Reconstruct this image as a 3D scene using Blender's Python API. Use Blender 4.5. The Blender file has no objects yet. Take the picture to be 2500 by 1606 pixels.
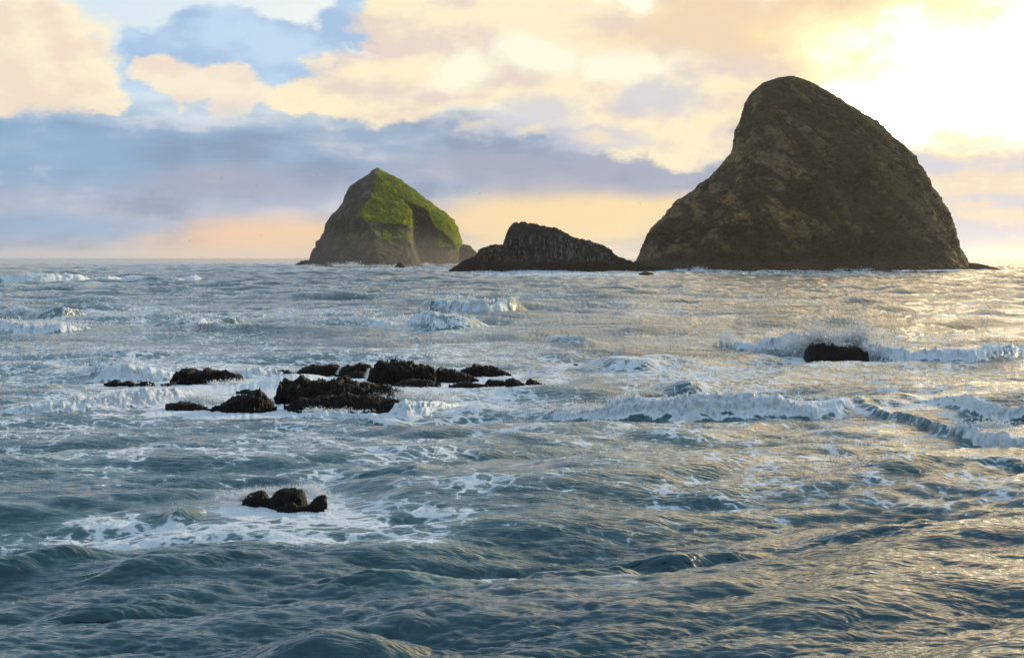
import bpy, math, random
import numpy as np

scene = bpy.context.scene
COL = scene.collection
R = math.radians
rng = np.random.default_rng(7)
random.seed(7)

# ------------------------------------------------------------------ camera
CAM_H = 6.0                      # eye height above mean water level, metres
FPX = 3434.0                     # focal length in pixels of the 2500 px wide photograph
PITCH = math.atan((803.0 - 629.0) / FPX)
cam_data = bpy.data.cameras.new('camera')
cam_data.sensor_width = 36.0
cam_data.lens = 36.0 * FPX / 2500.0
cam_data.clip_start = 0.1
cam_data.clip_end = 90000.0
cam = bpy.data.objects.new('camera', cam_data)
cam.location = (0.0, 0.0, CAM_H)
cam.rotation_euler = (math.pi / 2 - PITCH, 0.0, 0.0)
COL.objects.link(cam)
scene.camera = cam

SUN_AZ = R(51.0)                 # to the right of the view axis
SUN_EL = R(12.5)
SUN_DIR = (math.sin(SUN_AZ) * math.cos(SUN_EL), math.cos(SUN_AZ) * math.cos(SUN_EL), math.sin(SUN_EL))

scene.render.engine = 'CYCLES'
scene.view_settings.view_transform = 'Standard'
scene.view_settings.look = 'None'
scene.view_settings.exposure = 0.0
scene.view_settings.gamma = 1.0
scene.view_settings.use_curve_mapping = False
scene.cycles.max_bounces = 6
scene.cycles.diffuse_bounces = 2
scene.cycles.glossy_bounces = 3
scene.cycles.transmission_bounces = 2
scene.cycles.volume_bounces = 0
scene.cycles.transparent_max_bounces = 6
scene.cycles.caustics_reflective = False
scene.cycles.caustics_refractive = False
scene.cycles.sample_clamp_indirect = 4.0
scene.cycles.use_denoising = True
scene.cycles.denoising_prefilter = 'ACCURATE'
scene.cycles.use_adaptive_sampling = False


def ray(px, py):
    """Direction of the photograph's pixel, as a world vector with the camera's forward part 1."""
    X = (px - 1250.0) / FPX
    Y = (803.0 - py) / FPX
    c, s = math.cos(PITCH), math.sin(PITCH)
    return X, c + Y * s, -s + Y * c


def ground(px, py, z=0.0):
    x, y, k = ray(px, py)
    t = (z - CAM_H) / k
    return x * t, y * t


def at_dist(px, py, d):
    """The point seen at a pixel, on the vertical plane d metres out."""
    x, y, k = ray(px, py)
    t = d / y
    return x * t, CAM_H + k * t


def azel(px, py):
    x, y, k = ray(px, py)
    return math.atan2(x, y), math.atan2(k, math.hypot(x, y))


def lin(r, g, b):
    f = lambda c: (c / 255.0 / 12.92) if c <= 10 else ((c / 255.0 + 0.055) / 1.055) ** 2.4
    return (f(r), f(g), f(b))


# ------------------------------------------------------------------ node helper
class Nodes:
    def __init__(self, tree):
        self.t = tree
        tree.nodes.clear()

    def new(self, kind, **props):
        n = self.t.nodes.new(kind)
        for k, v in props.items():
            setattr(n, k, v)
        return n

    def put(self, sock, v):
        if isinstance(v, bpy.types.NodeSocket):
            self.t.links.new(v, sock)
        elif v is not None:
            if hasattr(sock, 'default_value'):
                dv = sock.default_value
                if hasattr(dv, '__len__') and not hasattr(v, '__len__'):
                    v = [v] * len(dv)
                elif hasattr(dv, '__len__') and len(dv) == 4 and len(v) == 3:
                    v = (*v, 1.0)
                sock.default_value = v

    def m(self, op, a, b=None, c=None, clamp=False):
        n = self.new('ShaderNodeMath', operation=op, use_clamp=clamp)
        for i, v in enumerate((a, b, c)):
            if v is not None:
                self.put(n.inputs[i], v)
        return n.outputs[0]

    def v(self, op, a, b=None, c=None):
        n = self.new('ShaderNodeVectorMath', operation=op)
        for i, v in enumerate((a, b, c)):
            if v is not None:
                self.put(n.inputs['Scale'] if (op == 'SCALE' and i == 1) else n.inputs[i], v)
        return n.outputs['Value'] if op in ('LENGTH', 'DOT_PRODUCT', 'DISTANCE') else n.outputs['Vector']

    def add(self, a, b): return self.m('ADD', a, b)
    def mul(self, a, b): return self.m('MULTIPLY', a, b)
    def mx(self, a, b): return self.m('MAXIMUM', a, b)

    def ramp(self, x, lo, hi, a=0.0, b=1.0, smooth=True):
        n = self.new('ShaderNodeMapRange')
        n.interpolation_type = 'SMOOTHSTEP' if smooth else 'LINEAR'
        n.clamp = True
        for i, v in enumerate((x, lo, hi, a, b)):
            self.put(n.inputs[i], v)
        return n.outputs[0]

    def noise(self, vec, scale, detail=4.0, rough=0.5, dist=0.0, color=False, lac=2.0):
        n = self.new('ShaderNodeTexNoise')
        n.noise_dimensions = '3D'
        self.put(n.inputs['Vector'], vec)
        n.inputs['Scale'].default_value = scale
        n.inputs['Detail'].default_value = detail
        n.inputs['Roughness'].default_value = rough
        n.inputs['Lacunarity'].default_value = lac
        n.inputs['Distortion'].default_value = dist
        return n.outputs['Color'] if color else n.outputs['Fac']

    def voro(self, vec, scale, feature='F1', rand=1.0):
        n = self.new('ShaderNodeTexVoronoi', feature=feature)
        self.put(n.inputs['Vector'], vec)
        n.inputs['Scale'].default_value = scale
        n.inputs['Randomness'].default_value = rand
        return n.outputs['Distance']

    def mix(self, f, a, b):
        n = self.new('ShaderNodeMix', data_type='RGBA')
        self.put(n.inputs[0], f)
        self.put(n.inputs[6], a)
        self.put(n.inputs[7], b)
        return n.outputs[2]

    def addc(self, f, a, b):
        n = self.new('ShaderNodeMix', data_type='RGBA', blend_type='ADD')
        self.put(n.inputs[0], f)
        self.put(n.inputs[6], a)
        self.put(n.inputs[7], b)
        return n.outputs[2]

    def attr(self, name):
        n = self.new('ShaderNodeAttribute', attribute_name=name)
        return n.outputs['Fac']


# ------------------------------------------------------------------ sky (world)
world = bpy.data.worlds.new('World')
scene.world = world
world.use_nodes = True
W = Nodes(world.node_tree)
SKY_STRENGTH = 0.1
tc = W.new('ShaderNodeTexCoord')
D = W.v('NORMALIZE', tc.outputs['Generated'])
sep = W.new('ShaderNodeSeparateXYZ')
W.put(sep.inputs[0], D)
dx, dy, dz = sep.outputs
az = W.m('ARCTAN2', dx, dy)
el = W.m('ARCSINE', dz)
cmb = W.new('ShaderNodeCombineXYZ')
W.put(cmb.inputs[0], az)
W.put(cmb.inputs[1], el)
P = cmb.outputs[0]
N3 = W.v('MULTIPLY', D, (1.0, 1.0, 1.7))            # clouds are flatter than wide
warp_n = W.noise(N3, 9.0, 6.0, 0.58, color=True)
warp = W.v('SUBTRACT', warp_n, (0.5, 0.5, 0.5))
warp_f = W.v('SUBTRACT', W.noise(N3, 38.0, 5.0, 0.6, color=True), (0.5, 0.5, 0.5))
Pw = W.v('ADD', W.v('ADD', P, W.v('MULTIPLY', warp, (0.10, 0.055, 0.0))), W.v('MULTIPLY', warp_f, (0.022, 0.018, 0.0)))
Ps = W.v('ADD', P, W.v('MULTIPLY', warp, (0.12, 0.022, 0.0)))     # softer, for stratus
fb = W.noise(N3, 20.0, 8.0, 0.6)
fb = W.m('SUBTRACT', fb, 0.5)
fb_s = W.noise(W.v('ADD', N3, (0.016, 0.0, 0.022)), 13.0, 5, 0.52)      # the same noise a little nearer the light
fb_0 = W.noise(N3, 13.0, 5, 0.52)
relief = W.m('SUBTRACT', fb_0, fb_s)
fl = W.m('SUBTRACT', W.noise(W.v('MULTIPLY', D, (1.0, 1.0, 5.0)), 9.0, 6.0, 0.55), 0.5)   # long streaks


def blob(px, py, rx, ry, base=None, pw=None):
    """Soft ellipse of cloud centred at a direction: 1 in the middle, 0 at the rim."""
    a0, e0 = azel(px, py)
    q = W.v('SUBTRACT', pw or Pw, (a0, e0, 0.0))
    q = W.v('MULTIPLY', q, (FPX / rx, FPX / ry, 0.0))
    ln = W.v('LENGTH', q)
    return W.m('SUBTRACT', 1.0, ln)


def union(bl):
    r = bl[0]
    for b in bl[1:]:
        n = W.new('ShaderNodeMath', operation='SMOOTH_MAX')
        W.put(n.inputs[0], r); W.put(n.inputs[1], b); n.inputs[2].default_value = 0.15
        r = n.outputs[0]
    return r


def layer(bl, lo, hi, amp, nz=None):
    u = union(bl)
    u = W.add(u, W.mul(nz or fb, amp))
    return W.ramp(u, lo, hi)


sky = W.new('ShaderNodeTexSky', sky_type='NISHITA')
sky.sun_disc = False
sky.sun_elevation = SUN_EL
sky.sun_rotation = SUN_AZ
sky.altitude = 0.0
sky.air_density = 1.0
sky.dust_density = 1.0
sky.ozone_density = 1.5
K = SKY_STRENGTH
def sc(c, s=1.0):
    return tuple(x * s / K for x in c)

sun_dot = W.v('DOT_PRODUCT', D, SUN_DIR)
GLOW_AZ, GLOW_EL = R(30.0), R(12.0)      # where the cloud burns brightest
GLOW_DIR = (math.sin(GLOW_AZ) * math.cos(GLOW_EL), math.cos(GLOW_AZ) * math.cos(GLOW_EL), math.sin(GLOW_EL))
glow_dot = W.v('DOT_PRODUCT', D, GLOW_DIR)
near_sun = W.ramp(glow_dot, 0.70, 0.99)
wide_sun = W.ramp(glow_dot, 0.87, 0.985)
far_sun = W.ramp(sun_dot, -0.2, 0.9)
# open sky between the clouds: pale blue, from the sky model with a thin veil of ice cloud over it
veil = W.mix(W.ramp(el, 0.15, 0.40), sc(lin(228, 243, 252)), sc(lin(172, 212, 242), 1.3))
veil = W.mix(W.mul(near_sun, 0.8), veil, sc((1.9, 1.55, 1.0)))
c = W.mix(W.ramp(el, -0.02, 0.9, 0.90, 0.60), sky.outputs['Color'], veil)

# general cloud cover all round the sky, lit warm towards the sun and blue-grey away from it
gen = W.noise(N3, 3.6, 8.0, 0.60)
gen2 = W.add(gen, W.add(W.mul(fb, 0.22), W.add(W.ramp(el, 0.60, 0.14, 0.0, 0.10), W.mul(wide_sun, 0.04))))
gen_m = W.ramp(gen2, 0.50, 0.60)
gen_m = W.mul(gen_m, W.ramp(W.add(el, W.mul(fb, 0.05)), 0.165, 0.24))
gsh = W.ramp(W.add(W.mul(relief, 1.2), W.mul(W.m('SUBTRACT', gen2, 0.6), -1.0)), -0.12, 0.12)
gc_cool = W.mix(gsh, sc(lin(160, 184, 214)), sc(lin(218, 228, 238)))
gc_warm = W.mix(gsh, sc((1.45, 1.16, 0.82)), sc((4.2, 2.9, 1.35)))
gc = W.mix(wide_sun, gc_cool, gc_warm)
c = W.mix(gen_m, c, gc)

# blue-grey cloud high on the left, behind the cream heaps
m = layer([blob(480, 160, 330, 125), blob(720, 190, 260, 130), blob(330, 110, 110, 55), blob(900, 60, 190, 90)], 0.05, 0.30, 1.0)
cc = W.mix(W.ramp(W.add(relief, W.mul(fb, 0.4)), -0.14, 0.14), sc(lin(164, 194, 228)), sc(lin(192, 217, 242)))
c = W.mix(W.mul(m, 0.95), c, cc)

# grey bank across the lower sky
bank = W.add(W.ramp(W.add(el, W.mul(fl, 0.05)), azel(1250, 250)[1], azel(1250, 330)[1], 0.0, 1.0), 0.0)
e1 = W.add(el, W.add(W.mul(fl, 0.030), W.mul(fb, 0.016)))
band = W.ramp(e1, azel(1250, 330)[1], azel(1250, 235)[1], 1.0, 0.0)
bcol = W.mix(W.ramp(W.add(az, W.mul(fl, 0.3)), -0.35, 0.15), sc(lin(140, 172, 205)), sc(lin(172, 184, 204)))
bcol = W.mix(W.mul(W.ramp(e1, azel(1250, 560)[1], azel(1250, 400)[1], 1.0, 0.0), 0.7), bcol, sc(lin(202, 200, 212)))
bvar = W.add(fl, W.add(W.mul(fb, 0.5), W.mul(relief, 0.5)))
bcol = W.mix(W.ramp(bvar, 0.0, 0.20, 0.0, 0.65), bcol, sc(lin(214, 214, 222)))
bcol = W.mix(W.ramp(bvar, -0.20, 0.01, 0.7, 0.0), bcol, sc(lin(136, 154, 180)))
c = W.mix(band, c, bcol)

# low peach glow along the horizon
pm = union([blob(1330, 545, 430, 105, pw=Ps), blob(760, 600, 520, 90, pw=Ps), blob(1700, 560, 300, 120, pw=Ps)])
pm = W.ramp(W.add(pm, W.mul(fl, 0.8)), -0.05, 0.60)
pcol = W.mix(W.ramp(az, -0.25, 0.05), sc(lin(250, 206, 170)), sc(lin(254, 225, 172)))
c = W.mix(W.mul(pm, 0.95), c, pcol)
# darker tongue of cloud hanging over the glow
m = W.ramp(W.add(union([blob(1500, 425, 330, 62, pw=Ps), blob(1230, 420, 300, 70, pw=Ps), blob(560, 440, 330, 55, pw=Ps)]), W.mul(fl, 1.1)), -0.15, 0.75)
c = W.mix(W.mul(m, 0.75), c, sc(lin(166, 170, 190)))
m = W.ramp(W.add(union([blob(110, 370, 330, 60, pw=Ps), blob(120, 560, 330, 45, pw=Ps)]), W.mul(fl, 1.1)), -0.15, 0.75)
c = W.mix(W.mul(m, 0.8), c, sc(lin(146, 178, 212)))

# cream heap clouds
rel = W.ramp(W.add(W.mul(relief, 1.0), W.mul(fb, 0.30)), -0.12, 0.10)
fcol = W.mix(rel, sc(lin(244, 224, 204)), sc(lin(255, 243, 214)))
lit = fcol
m = layer([blob(60, 120, 200, 150), blob(150, 200, 120, 110), blob(20, 240, 190, 70), blob(215, 255, 60, 40)], -0.05, 0.38, 1.05)
cut = W.ramp(W.add(el, W.mul(fb, 0.006)), azel(0, 296)[1], azel(0, 278)[1])
c = W.mix(W.mul(m, cut), c, lit)
m = layer([blob(370, 180, 105, 55), blob(500, 215, 120, 62), blob(590, 260, 90, 65), blob(440, 230, 110, 50)], 0.04, 0.36, 0.85)
m = W.mul(m, W.ramp(W.add(el, W.mul(fb, 0.02)), azel(0, 330)[1], azel(0, 215)[1]))
c = W.mix(m, c, W.mix(0.22, lit, sc(lin(225, 216, 216))))
m = layer([blob(1250, 110, 420, 200), blob(960, 210, 240, 110), blob(760, 255, 130, 60), blob(1500, 180, 380, 190), blob(1050, 80, 220, 130),
           blob(1800, 120, 400, 210), blob(1650, 330, 260, 90)], 0.03, 0.30, 0.85)
shade = W.ramp(W.add(W.mul(relief, 1.0), W.add(W.mul(fb, 0.35), W.mul(fl, 0.45))), -0.14, 0.10, 1.0, 0.0)
mcol = W.mix(W.mul(shade, 0.85), sc(lin(255, 241, 206)), sc(lin(230, 212, 204)))
mcol = W.mix(W.ramp(W.add(union([blob(1120, 170, 150, 75), blob(1330, 130, 240, 70), blob(1560, 160, 150, 60)]), W.mul(fb, 1.0)), 0.1, 0.7), mcol, sc(lin(255, 250, 226)))
c = W.mix(m, c, mcol)
# grey-lilac in the heap's flank and small lit tufts below it
m = layer([blob(1350, 290, 190, 75), blob(1230, 330, 140, 50), blob(1480, 350, 170, 50), blob(1640, 240, 120, 60), blob(1690, 90, 140, 70)], 0.0, 0.6, 1.0)
c = W.mix(W.mul(m, 0.75), c, sc(lin(208, 208, 220)))
m = layer([blob(1305, 345, 60, 20), blob(1480, 350, 85, 26), blob(1180, 320, 55, 30)], 0.0, 0.9, 1.5)
c = W.mix(W.mul(m, 0.6), c, sc(lin(255, 232, 196)))
# beige veil in the top right
m = W.ramp(W.add(union([blob(1760, 60, 330, 110, pw=Ps), blob(2050, 20, 330, 80, pw=Ps)]), W.mul(fb, 0.6)), 0.0, 0.6)
c = W.mix(W.mul(m, 0.85), c, sc(lin(244, 216, 178)))

# cloud burning white around the sun, with a flat lower edge
gb = W.add(union([blob(2440, 190, 640, 300), blob(2150, 280, 380, 170), blob(2800, 200, 700, 320)]), W.add(W.mul(fb, 0.7), W.mul(relief, 0.5)))
cut = W.ramp(W.add(el, W.add(W.mul(fb, 0.014), W.mul(fl, 0.02))), azel(2300, 425)[1], azel(2300, 345)[1])
m = W.mul(W.ramp(gb, -0.05, 0.45), cut)
gcol = W.mix(W.ramp(gb, 0.05, 0.40), sc((0.98, 0.76, 0.42)), sc((1.14, 0.96, 0.58)))
gcol = W.mix(W.ramp(gb, 0.35, 0.95), gcol, sc((4.0, 3.3, 2.2)))
c = W.mix(m, c, gcol)
# right-hand low sky: pale lilac bands with warm breaks
rb = W.mul(W.ramp(az, azel(1950, 500)[0], azel(2250, 500)[0]), W.ramp(e1, azel(2300, 400)[1], azel(2300, 350)[1], 1.0, 0.0))
rcol = W.mix(W.ramp(W.add(fl, W.mul(fb, 0.6)), -0.08, 0.10), sc(lin(222, 218, 226)), sc(lin(252, 229, 196)))
rcol = W.mix(W.ramp(W.add(fl, fb), 0.10, 0.24), rcol, sc(lin(255, 244, 212)))
c = W.mix(W.mul(rb, 0.85), c, rcol)
# below the horizon (hidden by the sea): plain dull grey
c = W.mix(W.ramp(el, -0.03, -0.004, 1.0, 0.0), c, sc(lin(120, 135, 150)))

bg = W.new('ShaderNodeBackground')
W.put(bg.inputs['Color'], c)
bg.inputs['Strength'].default_value = SKY_STRENGTH
wo = W.new('ShaderNodeOutputWorld')
W.t.links.new(bg.outputs[0], wo.inputs['Surface'])
world.cycles.sampling_method = 'MANUAL'
world.cycles.sample_map_resolution = 1024

sun_data = bpy.data.lights.new('sun', 'SUN')
sun_data.energy = 5.0
sun_data.angle = R(0.6)
sun_data.color = (1.0, 0.80, 0.52)
sun = bpy.data.objects.new('sun', sun_data)
sun.rotation_euler = (math.pi / 2 - SUN_EL, 0.0, math.pi - SUN_AZ)
COL.objects.link(sun)


# ------------------------------------------------------------------ numpy noise
_perm = np.random.default_rng(11).permutation(256).astype(np.int64)
_perm = np.concatenate([_perm, _perm, _perm])
_g = np.random.default_rng(12).normal(size=(256, 3))
_g = (_g / np.linalg.norm(_g, axis=1, keepdims=True)).astype(np.float64)


def pn(x, y, z):
    """Gradient noise, about -0.7..0.7."""
    x, y, z = np.broadcast_arrays(np.asarray(x, float), np.asarray(y, float), np.asarray(z, float))
    xf, yf, zf = np.floor(x), np.floor(y), np.floor(z)
    xi, yi, zi = xf.astype(np.int64) & 255, yf.astype(np.int64) & 255, zf.astype(np.int64) & 255
    fx, fy, fz = x - xf, y - yf, z - zf
    u, v, w = (f * f * f * (f * (f * 6 - 15) + 10) for f in (fx, fy, fz))
    out = 0.0
    for i in (0, 1):
        wx = u if i else 1 - u
        pi = _perm[xi + i]
        for j in (0, 1):
            wy = v if j else 1 - v
            pj = _perm[pi + yi + j]
            for k in (0, 1):
                wz = w if k else 1 - w
                g = _g[_perm[pj + zi + k]]
                out = out + wx * wy * wz * (g[..., 0] * (fx - i) + g[..., 1] * (fy - j) + g[..., 2] * (fz - k))
    return out


def fbm(x, y, z, octv=4, gain=0.5, lac=2.03):
    a, s = 1.0, 0.0
    for o in range(octv):
        s = s + a * pn(x + 17.3 * o, y - 9.1 * o, z + 5.7 * o)
        x, y, z, a = x * lac, y * lac, z * lac, a * gain
    return s


def ridged(x, y, z, octv=4, gain=0.5, lac=2.07):
    """Sharp crests: about 0..1.6, larger on crests."""
    a, s = 1.0, 0.0
    for o in range(octv):
        s = s + a * (1.0 - 2.2 * np.abs(pn(x + 31.7 * o, y + 3.1 * o, z - 11.9 * o)))
        x, y, z, a = x * lac, y * lac, z * lac, a * gain
    return s


def sstep(x, a, b):
    t = np.clip((x - a) / (b - a), 0, 1)
    return t * t * (3 - 2 * t)


# ------------------------------------------------------------------ mesh helpers
def mesh_np(name, V, quads, smooth=True):
    """A mesh straight from arrays; quads is an (n, 4) array, or (n, 3) for triangles."""
    me = bpy.data.meshes.new(name)
    n, k = quads.shape
    me.vertices.add(len(V))
    me.vertices.foreach_set('co', np.ascontiguousarray(V, dtype=np.float32).ravel())
    me.loops.add(n * k)
    me.loops.foreach_set('vertex_index', np.ascontiguousarray(quads, dtype=np.int32).ravel())
    me.polygons.add(n)
    me.polygons.foreach_set('loop_start', np.arange(0, n * k, k, dtype=np.int32))
    me.polygons.foreach_set('loop_total', np.full(n, k, dtype=np.int32))
    me.polygons.foreach_set('use_smooth', np.full(n, smooth, dtype=bool))
    me.update(calc_edges=True)
    return me


def set_attr(me, name, vals):
    a = me.attributes.new(name, 'FLOAT', 'POINT')
    a.data.foreach_set('value', np.ascontiguousarray(vals, dtype=np.float32).ravel())


def link(name, me, mat, parent=None, loc=None):
    o = bpy.data.objects.new(name, me)
    COL.objects.link(o)
    if mat is not None and not me.materials:
        me.materials.append(mat)
    if parent is not None:
        o.parent = parent
    if loc is not None:
        o.location = loc
    return o


def tag(o, label=None, cat=None, group=None, kind=None):
    for k, v in (('label', label), ('category', cat), ('group', group), ('kind', kind)):
        if v:
            o[k] = v
    return o


def empty(name, loc, label, cat, group=None):
    o = bpy.data.objects.new(name, None)
    o.empty_display_size = 0.5
    o.location = loc
    COL.objects.link(o)
    return tag(o, label, cat, group)


def grid_quads(nr, nc, wrap=False):
    i = np.arange(nr - 1)[:, None]
    j = np.arange(nc if wrap else nc - 1)[None, :]
    j2 = (j + 1) % nc
    a, b = i * nc + j, i * nc + j2
    d, c = (i + 1) * nc + j, (i + 1) * nc + j2
    return np.stack(np.broadcast_arrays(a, b, c, d), -1).reshape(-1, 4)


def sub_mesh(name, V, quads, keep, attrs):
    """The faces of a grid for which keep is true, as a mesh of their own."""
    q = quads[keep]
    used, inv = np.unique(q.ravel(), return_inverse=True)
    me = mesh_np(name, V[used], inv.reshape(-1, 4))
    for k, v in attrs.items():
        set_attr(me, k, v[used])
    return me


# ------------------------------------------------------------------ materials
def new_mat(name):
    m = bpy.data.materials.new(name)
    m.use_nodes = True
    return m, Nodes(m.node_tree)


def finish(N, shader):
    out = N.new('ShaderNodeOutputMaterial')
    N.t.links.new(shader, out.inputs['Surface'])


def principled(N, col, rough, normal=None, spec=0.5, ior=None):
    p = N.new('ShaderNodeBsdfPrincipled')
    N.put(p.inputs['Base Color'], col)
    N.put(p.inputs['Roughness'], rough)
    N.put(p.inputs['Specular IOR Level'], spec)
    if ior:
        p.inputs['IOR'].default_value = ior
    if normal is not None:
        N.put(p.inputs['Normal'], normal)
    return p.outputs[0]


def bump(N, h, strength, dist, normal=None):
    b = N.new('ShaderNodeBump')
    b.inputs['Strength'].default_value = strength
    b.inputs['Distance'].default_value = dist
    N.put(b.inputs['Height'], h)
    if normal is not None:
        N.put(b.inputs['Normal'], normal)
    return b.outputs[0]


def obj_coord(N):
    return N.new('ShaderNodeTexCoord').outputs['Object']


def stack_rock(name, grey, brown, dark, moss, ochre_lit, unit=1.0):
    """Weathered cliff rock: mottled stone, wet black foot, moss, lichen, painted sunlight and painted shade where the attributes put them."""
    m, N = new_mat(name)
    co = obj_coord(N)
    n1 = N.noise(co, 0.07 / unit, 8, 0.6)
    n2 = N.noise(N.v('MULTIPLY', co, (1, 1, 2.2)), 0.45 / unit, 8, 0.65)
    n3 = N.noise(co, 1.6 / unit, 6, 0.6)
    c = N.mix(N.ramp(n1, 0.38, 0.62), grey, brown)
    n4 = N.noise(N.v('MULTIPLY', co, (1, 1, 1.8)), 0.16 / unit, 6, 0.62)
    c = N.mix(N.ramp(n4, 0.36, 0.54, 0.75, 0.0), c, dark)
    c = N.mix(N.ramp(n2, 0.34, 0.56, 0.8, 0.0), c, dark)
    c = N.mix(N.mul(N.attr('ochre_lit'), N.ramp(n2, 0.40, 0.62)), c, ochre_lit)
    mm = N.ramp(N.add(N.attr('moss'), N.add(N.mul(N.m('SUBTRACT', n2, 0.5), 1.2), N.mul(N.m('SUBTRACT', n3, 0.5), 0.6))), 0.42, 0.75)
    c = N.mix(N.mul(mm, 0.85), c, moss)
    c = N.mix(N.mul(N.attr('seam_shade'), 0.9), c, tuple(x * 0.5 for x in dark))
    c = N.mix(N.attr('wet'), c, N.mix(n3, tuple(x * 0.5 for x in dark), dark))
    guano = N.mul(N.attr('guano'), N.ramp(N.noise(N.v('MULTIPLY', co, (1.0, 1.0, 0.10)), 0.42 / unit, 5, 0.6), 0.48, 0.70))
    c = N.mix(guano, c, lin(132, 126, 120))
    h = N.add(N.mul(n4, 1.6), N.add(N.mul(n2, 1.0), N.mul(n3, 0.3)))
    finish(N, principled(N, c, 0.9, bump(N, h, 1.0, 1.8 * unit), spec=0.25))
    return m


MAT_TALL = stack_rock('brown_cliff_rock', lin(118, 100, 80), lin(132, 102, 66), lin(58, 46, 33), lin(84, 80, 36), lin(190, 146, 78))
MAT_GREEN_STACK = stack_rock('grey_cliff_rock', lin(88, 84, 82), lin(76, 66, 56), lin(48, 42, 37), lin(84, 104, 32), lin(186, 142, 84))
MAT_LOW = stack_rock('guano_streaked_rock', lin(58, 52, 48), lin(50, 42, 38), lin(22, 19, 18), lin(60, 58, 36), lin(90, 76, 56), 0.45)

m, N = new_mat('cliff_grass')
co = obj_coord(N)
n1 = N.noise(co, 0.16, 7, 0.6)
n2 = N.noise(N.v('MULTIPLY', co, (1, 1, 1.4)), 1.1, 8, 0.65)
c = N.mix(N.ramp(n1, 0.36, 0.64), lin(128, 150, 34), lin(180, 182, 48))
c = N.mix(N.ramp(n2, 0.30, 0.52, 0.65, 0.0), c, lin(66, 92, 18))
c = N.mix(N.ramp(n2, 0.60, 0.72, 0.0, 0.4), c, lin(140, 130, 50))
ph = N.new('ShaderNodeBsdfDiffuse')
N.put(ph.inputs['Color'], c)
N.put(ph.inputs['Normal'], bump(N, N.add(n2, N.mul(N.noise(co, 3.0, 5, 0.6), 0.4)), 1.0, 1.6))
tr = N.new('ShaderNodeBsdfTranslucent')
N.put(tr.inputs['Color'], N.mix(0.5, c, lin(190, 200, 24)))
mixs = N.new('ShaderNodeMixShader')
mixs.inputs[0].default_value = 0.42
N.t.links.new(ph.outputs[0], mixs.inputs[1]); N.t.links.new(tr.outputs[0], mixs.inputs[2])
finish(N, mixs.outputs[0])
MAT_GRASS = m

m, N = new_mat('wet_mussel_rock')
co = obj_coord(N)
n1 = N.noise(co, 1.3, 7, 0.6)
n2 = N.noise(co, 2.4, 6, 0.65)
v1 = N.voro(co, 11.0)
n3 = N.noise(co, 6.0, 6, 0.65)
c = N.mix(N.ramp(n1, 0.36, 0.66), lin(17, 14, 13), lin(34, 26, 22))
c = N.mix(N.ramp(n3, 0.50, 0.70, 0.0, 0.6), c, lin(46, 40, 27))
c = N.mix(N.ramp(n3, 0.30, 0.46, 0.8, 0.0), c, lin(9, 8, 7))
h = N.add(N.mul(n2, 1.6), N.add(N.mul(n3, 1.0), N.mul(v1, -0.5)))
finish(N, principled(N, c, N.ramp(n1, 0.3, 0.7, 0.45, 0.85), bump(N, h, 1.0, 0.16), spec=0.22))
MAT_REEF = m


# ------------------------------------------------------------------ sea stacks
def stack_grid(Dy, left, right, nz, nphi, depth, expo, zbot=-3.0):
    """Rings of a sea stack from its two outlines; returns X, Y, Z, the ring angle and the outline centre and half width."""
    L = np.array([at_dist(px, py, Dy) for px, py in left])
    Rr = np.array([at_dist(px, py, Dy) for px, py in right])
    ztop = max(L[:, 1].max(), Rr[:, 1].max())
    L = L[np.argsort(L[:, 1])]; Rr = Rr[np.argsort(Rr[:, 1])]
    s = np.linspace(0, 1, nz)
    z = zbot + (ztop - zbot) * (0.72 * s + 0.28 * np.sin(s * math.pi / 2) ** 1.0)
    z = np.minimum(z, ztop - 1e-3)
    xl = np.interp(z, L[:, 1], L[:, 0]); xr = np.interp(z, Rr[:, 1], Rr[:, 0])
    xc, hw = (xl + xr) / 2, np.maximum((xr - xl) / 2, 0.02)
    nf = int(nphi * 0.76)
    ph = np.concatenate([np.linspace(0, math.pi, nf, endpoint=False), np.linspace(math.pi, 2 * math.pi, nphi - nf, endpoint=False)])
    c, sn = np.cos(ph), np.sin(ph)
    cx = np.sign(c) * np.abs(c) ** 0.95
    X = xc[:, None] - hw[:, None] * cx[None, :]          # 0 = left edge, pi = right edge, front in between
    dep = depth(z)
    Y = Dy - dep[:, None] * (np.sign(sn) * np.abs(sn) ** expo)[None, :]
    Z = np.repeat(z[:, None], nphi, 1)
    return X, Y, Z, ph, xc, hw, dep, ztop


def to_px(X, Y, Z):
    """Photograph pixel at which a point of the place is seen (used only to read features off the photograph)."""
    c, s = math.cos(PITCH), math.sin(PITCH)
    zz = Z - CAM_H
    f = Y * c - zz * s
    u = Y * s + zz * c
    return 1250 + FPX * X / f, 803 - FPX * u / f


def seg_y(px, pts):
    a = np.array(pts, float)
    return np.interp(px, a[:, 0], a[:, 1])


# --- tall brown stack on the right
TALL_D = 640.0
left = [(1542, 664), (1546, 645), (1562, 628), (1568, 606), (1580, 570), (1600, 546), (1628, 524), (1638, 508), (1660, 486), (1694, 466), (1708, 450), (1732, 437),
        (1764, 398), (1784, 374), (1794, 342), (1797, 318), (1811, 286), (1818, 256), (1834, 228), (1860, 204), (1894, 193), (1925, 192)]
right = [(2344, 664), (2341, 634), (2326, 602), (2320, 570), (2305, 522), (2280, 478), (2252, 430), (2225, 386), (2180, 346), (2140, 306),
         (2086, 274), (2032, 236), (1988, 208), (1960, 197), (1935, 192)]
X, Y, Z, ph, xc, hw, dep, zt = stack_grid(TALL_D, left, right, 320, 480, lambda z: 52.0 * np.clip(1 - np.clip(z, 0, None) / 92.0, 0, 1) ** 0.62 + 0.3, 0.8)
nr, nc = X.shape
front = np.clip(np.sin(ph), 0, 1)[None, :]
px, py = to_px(X, Y, Z)
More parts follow.
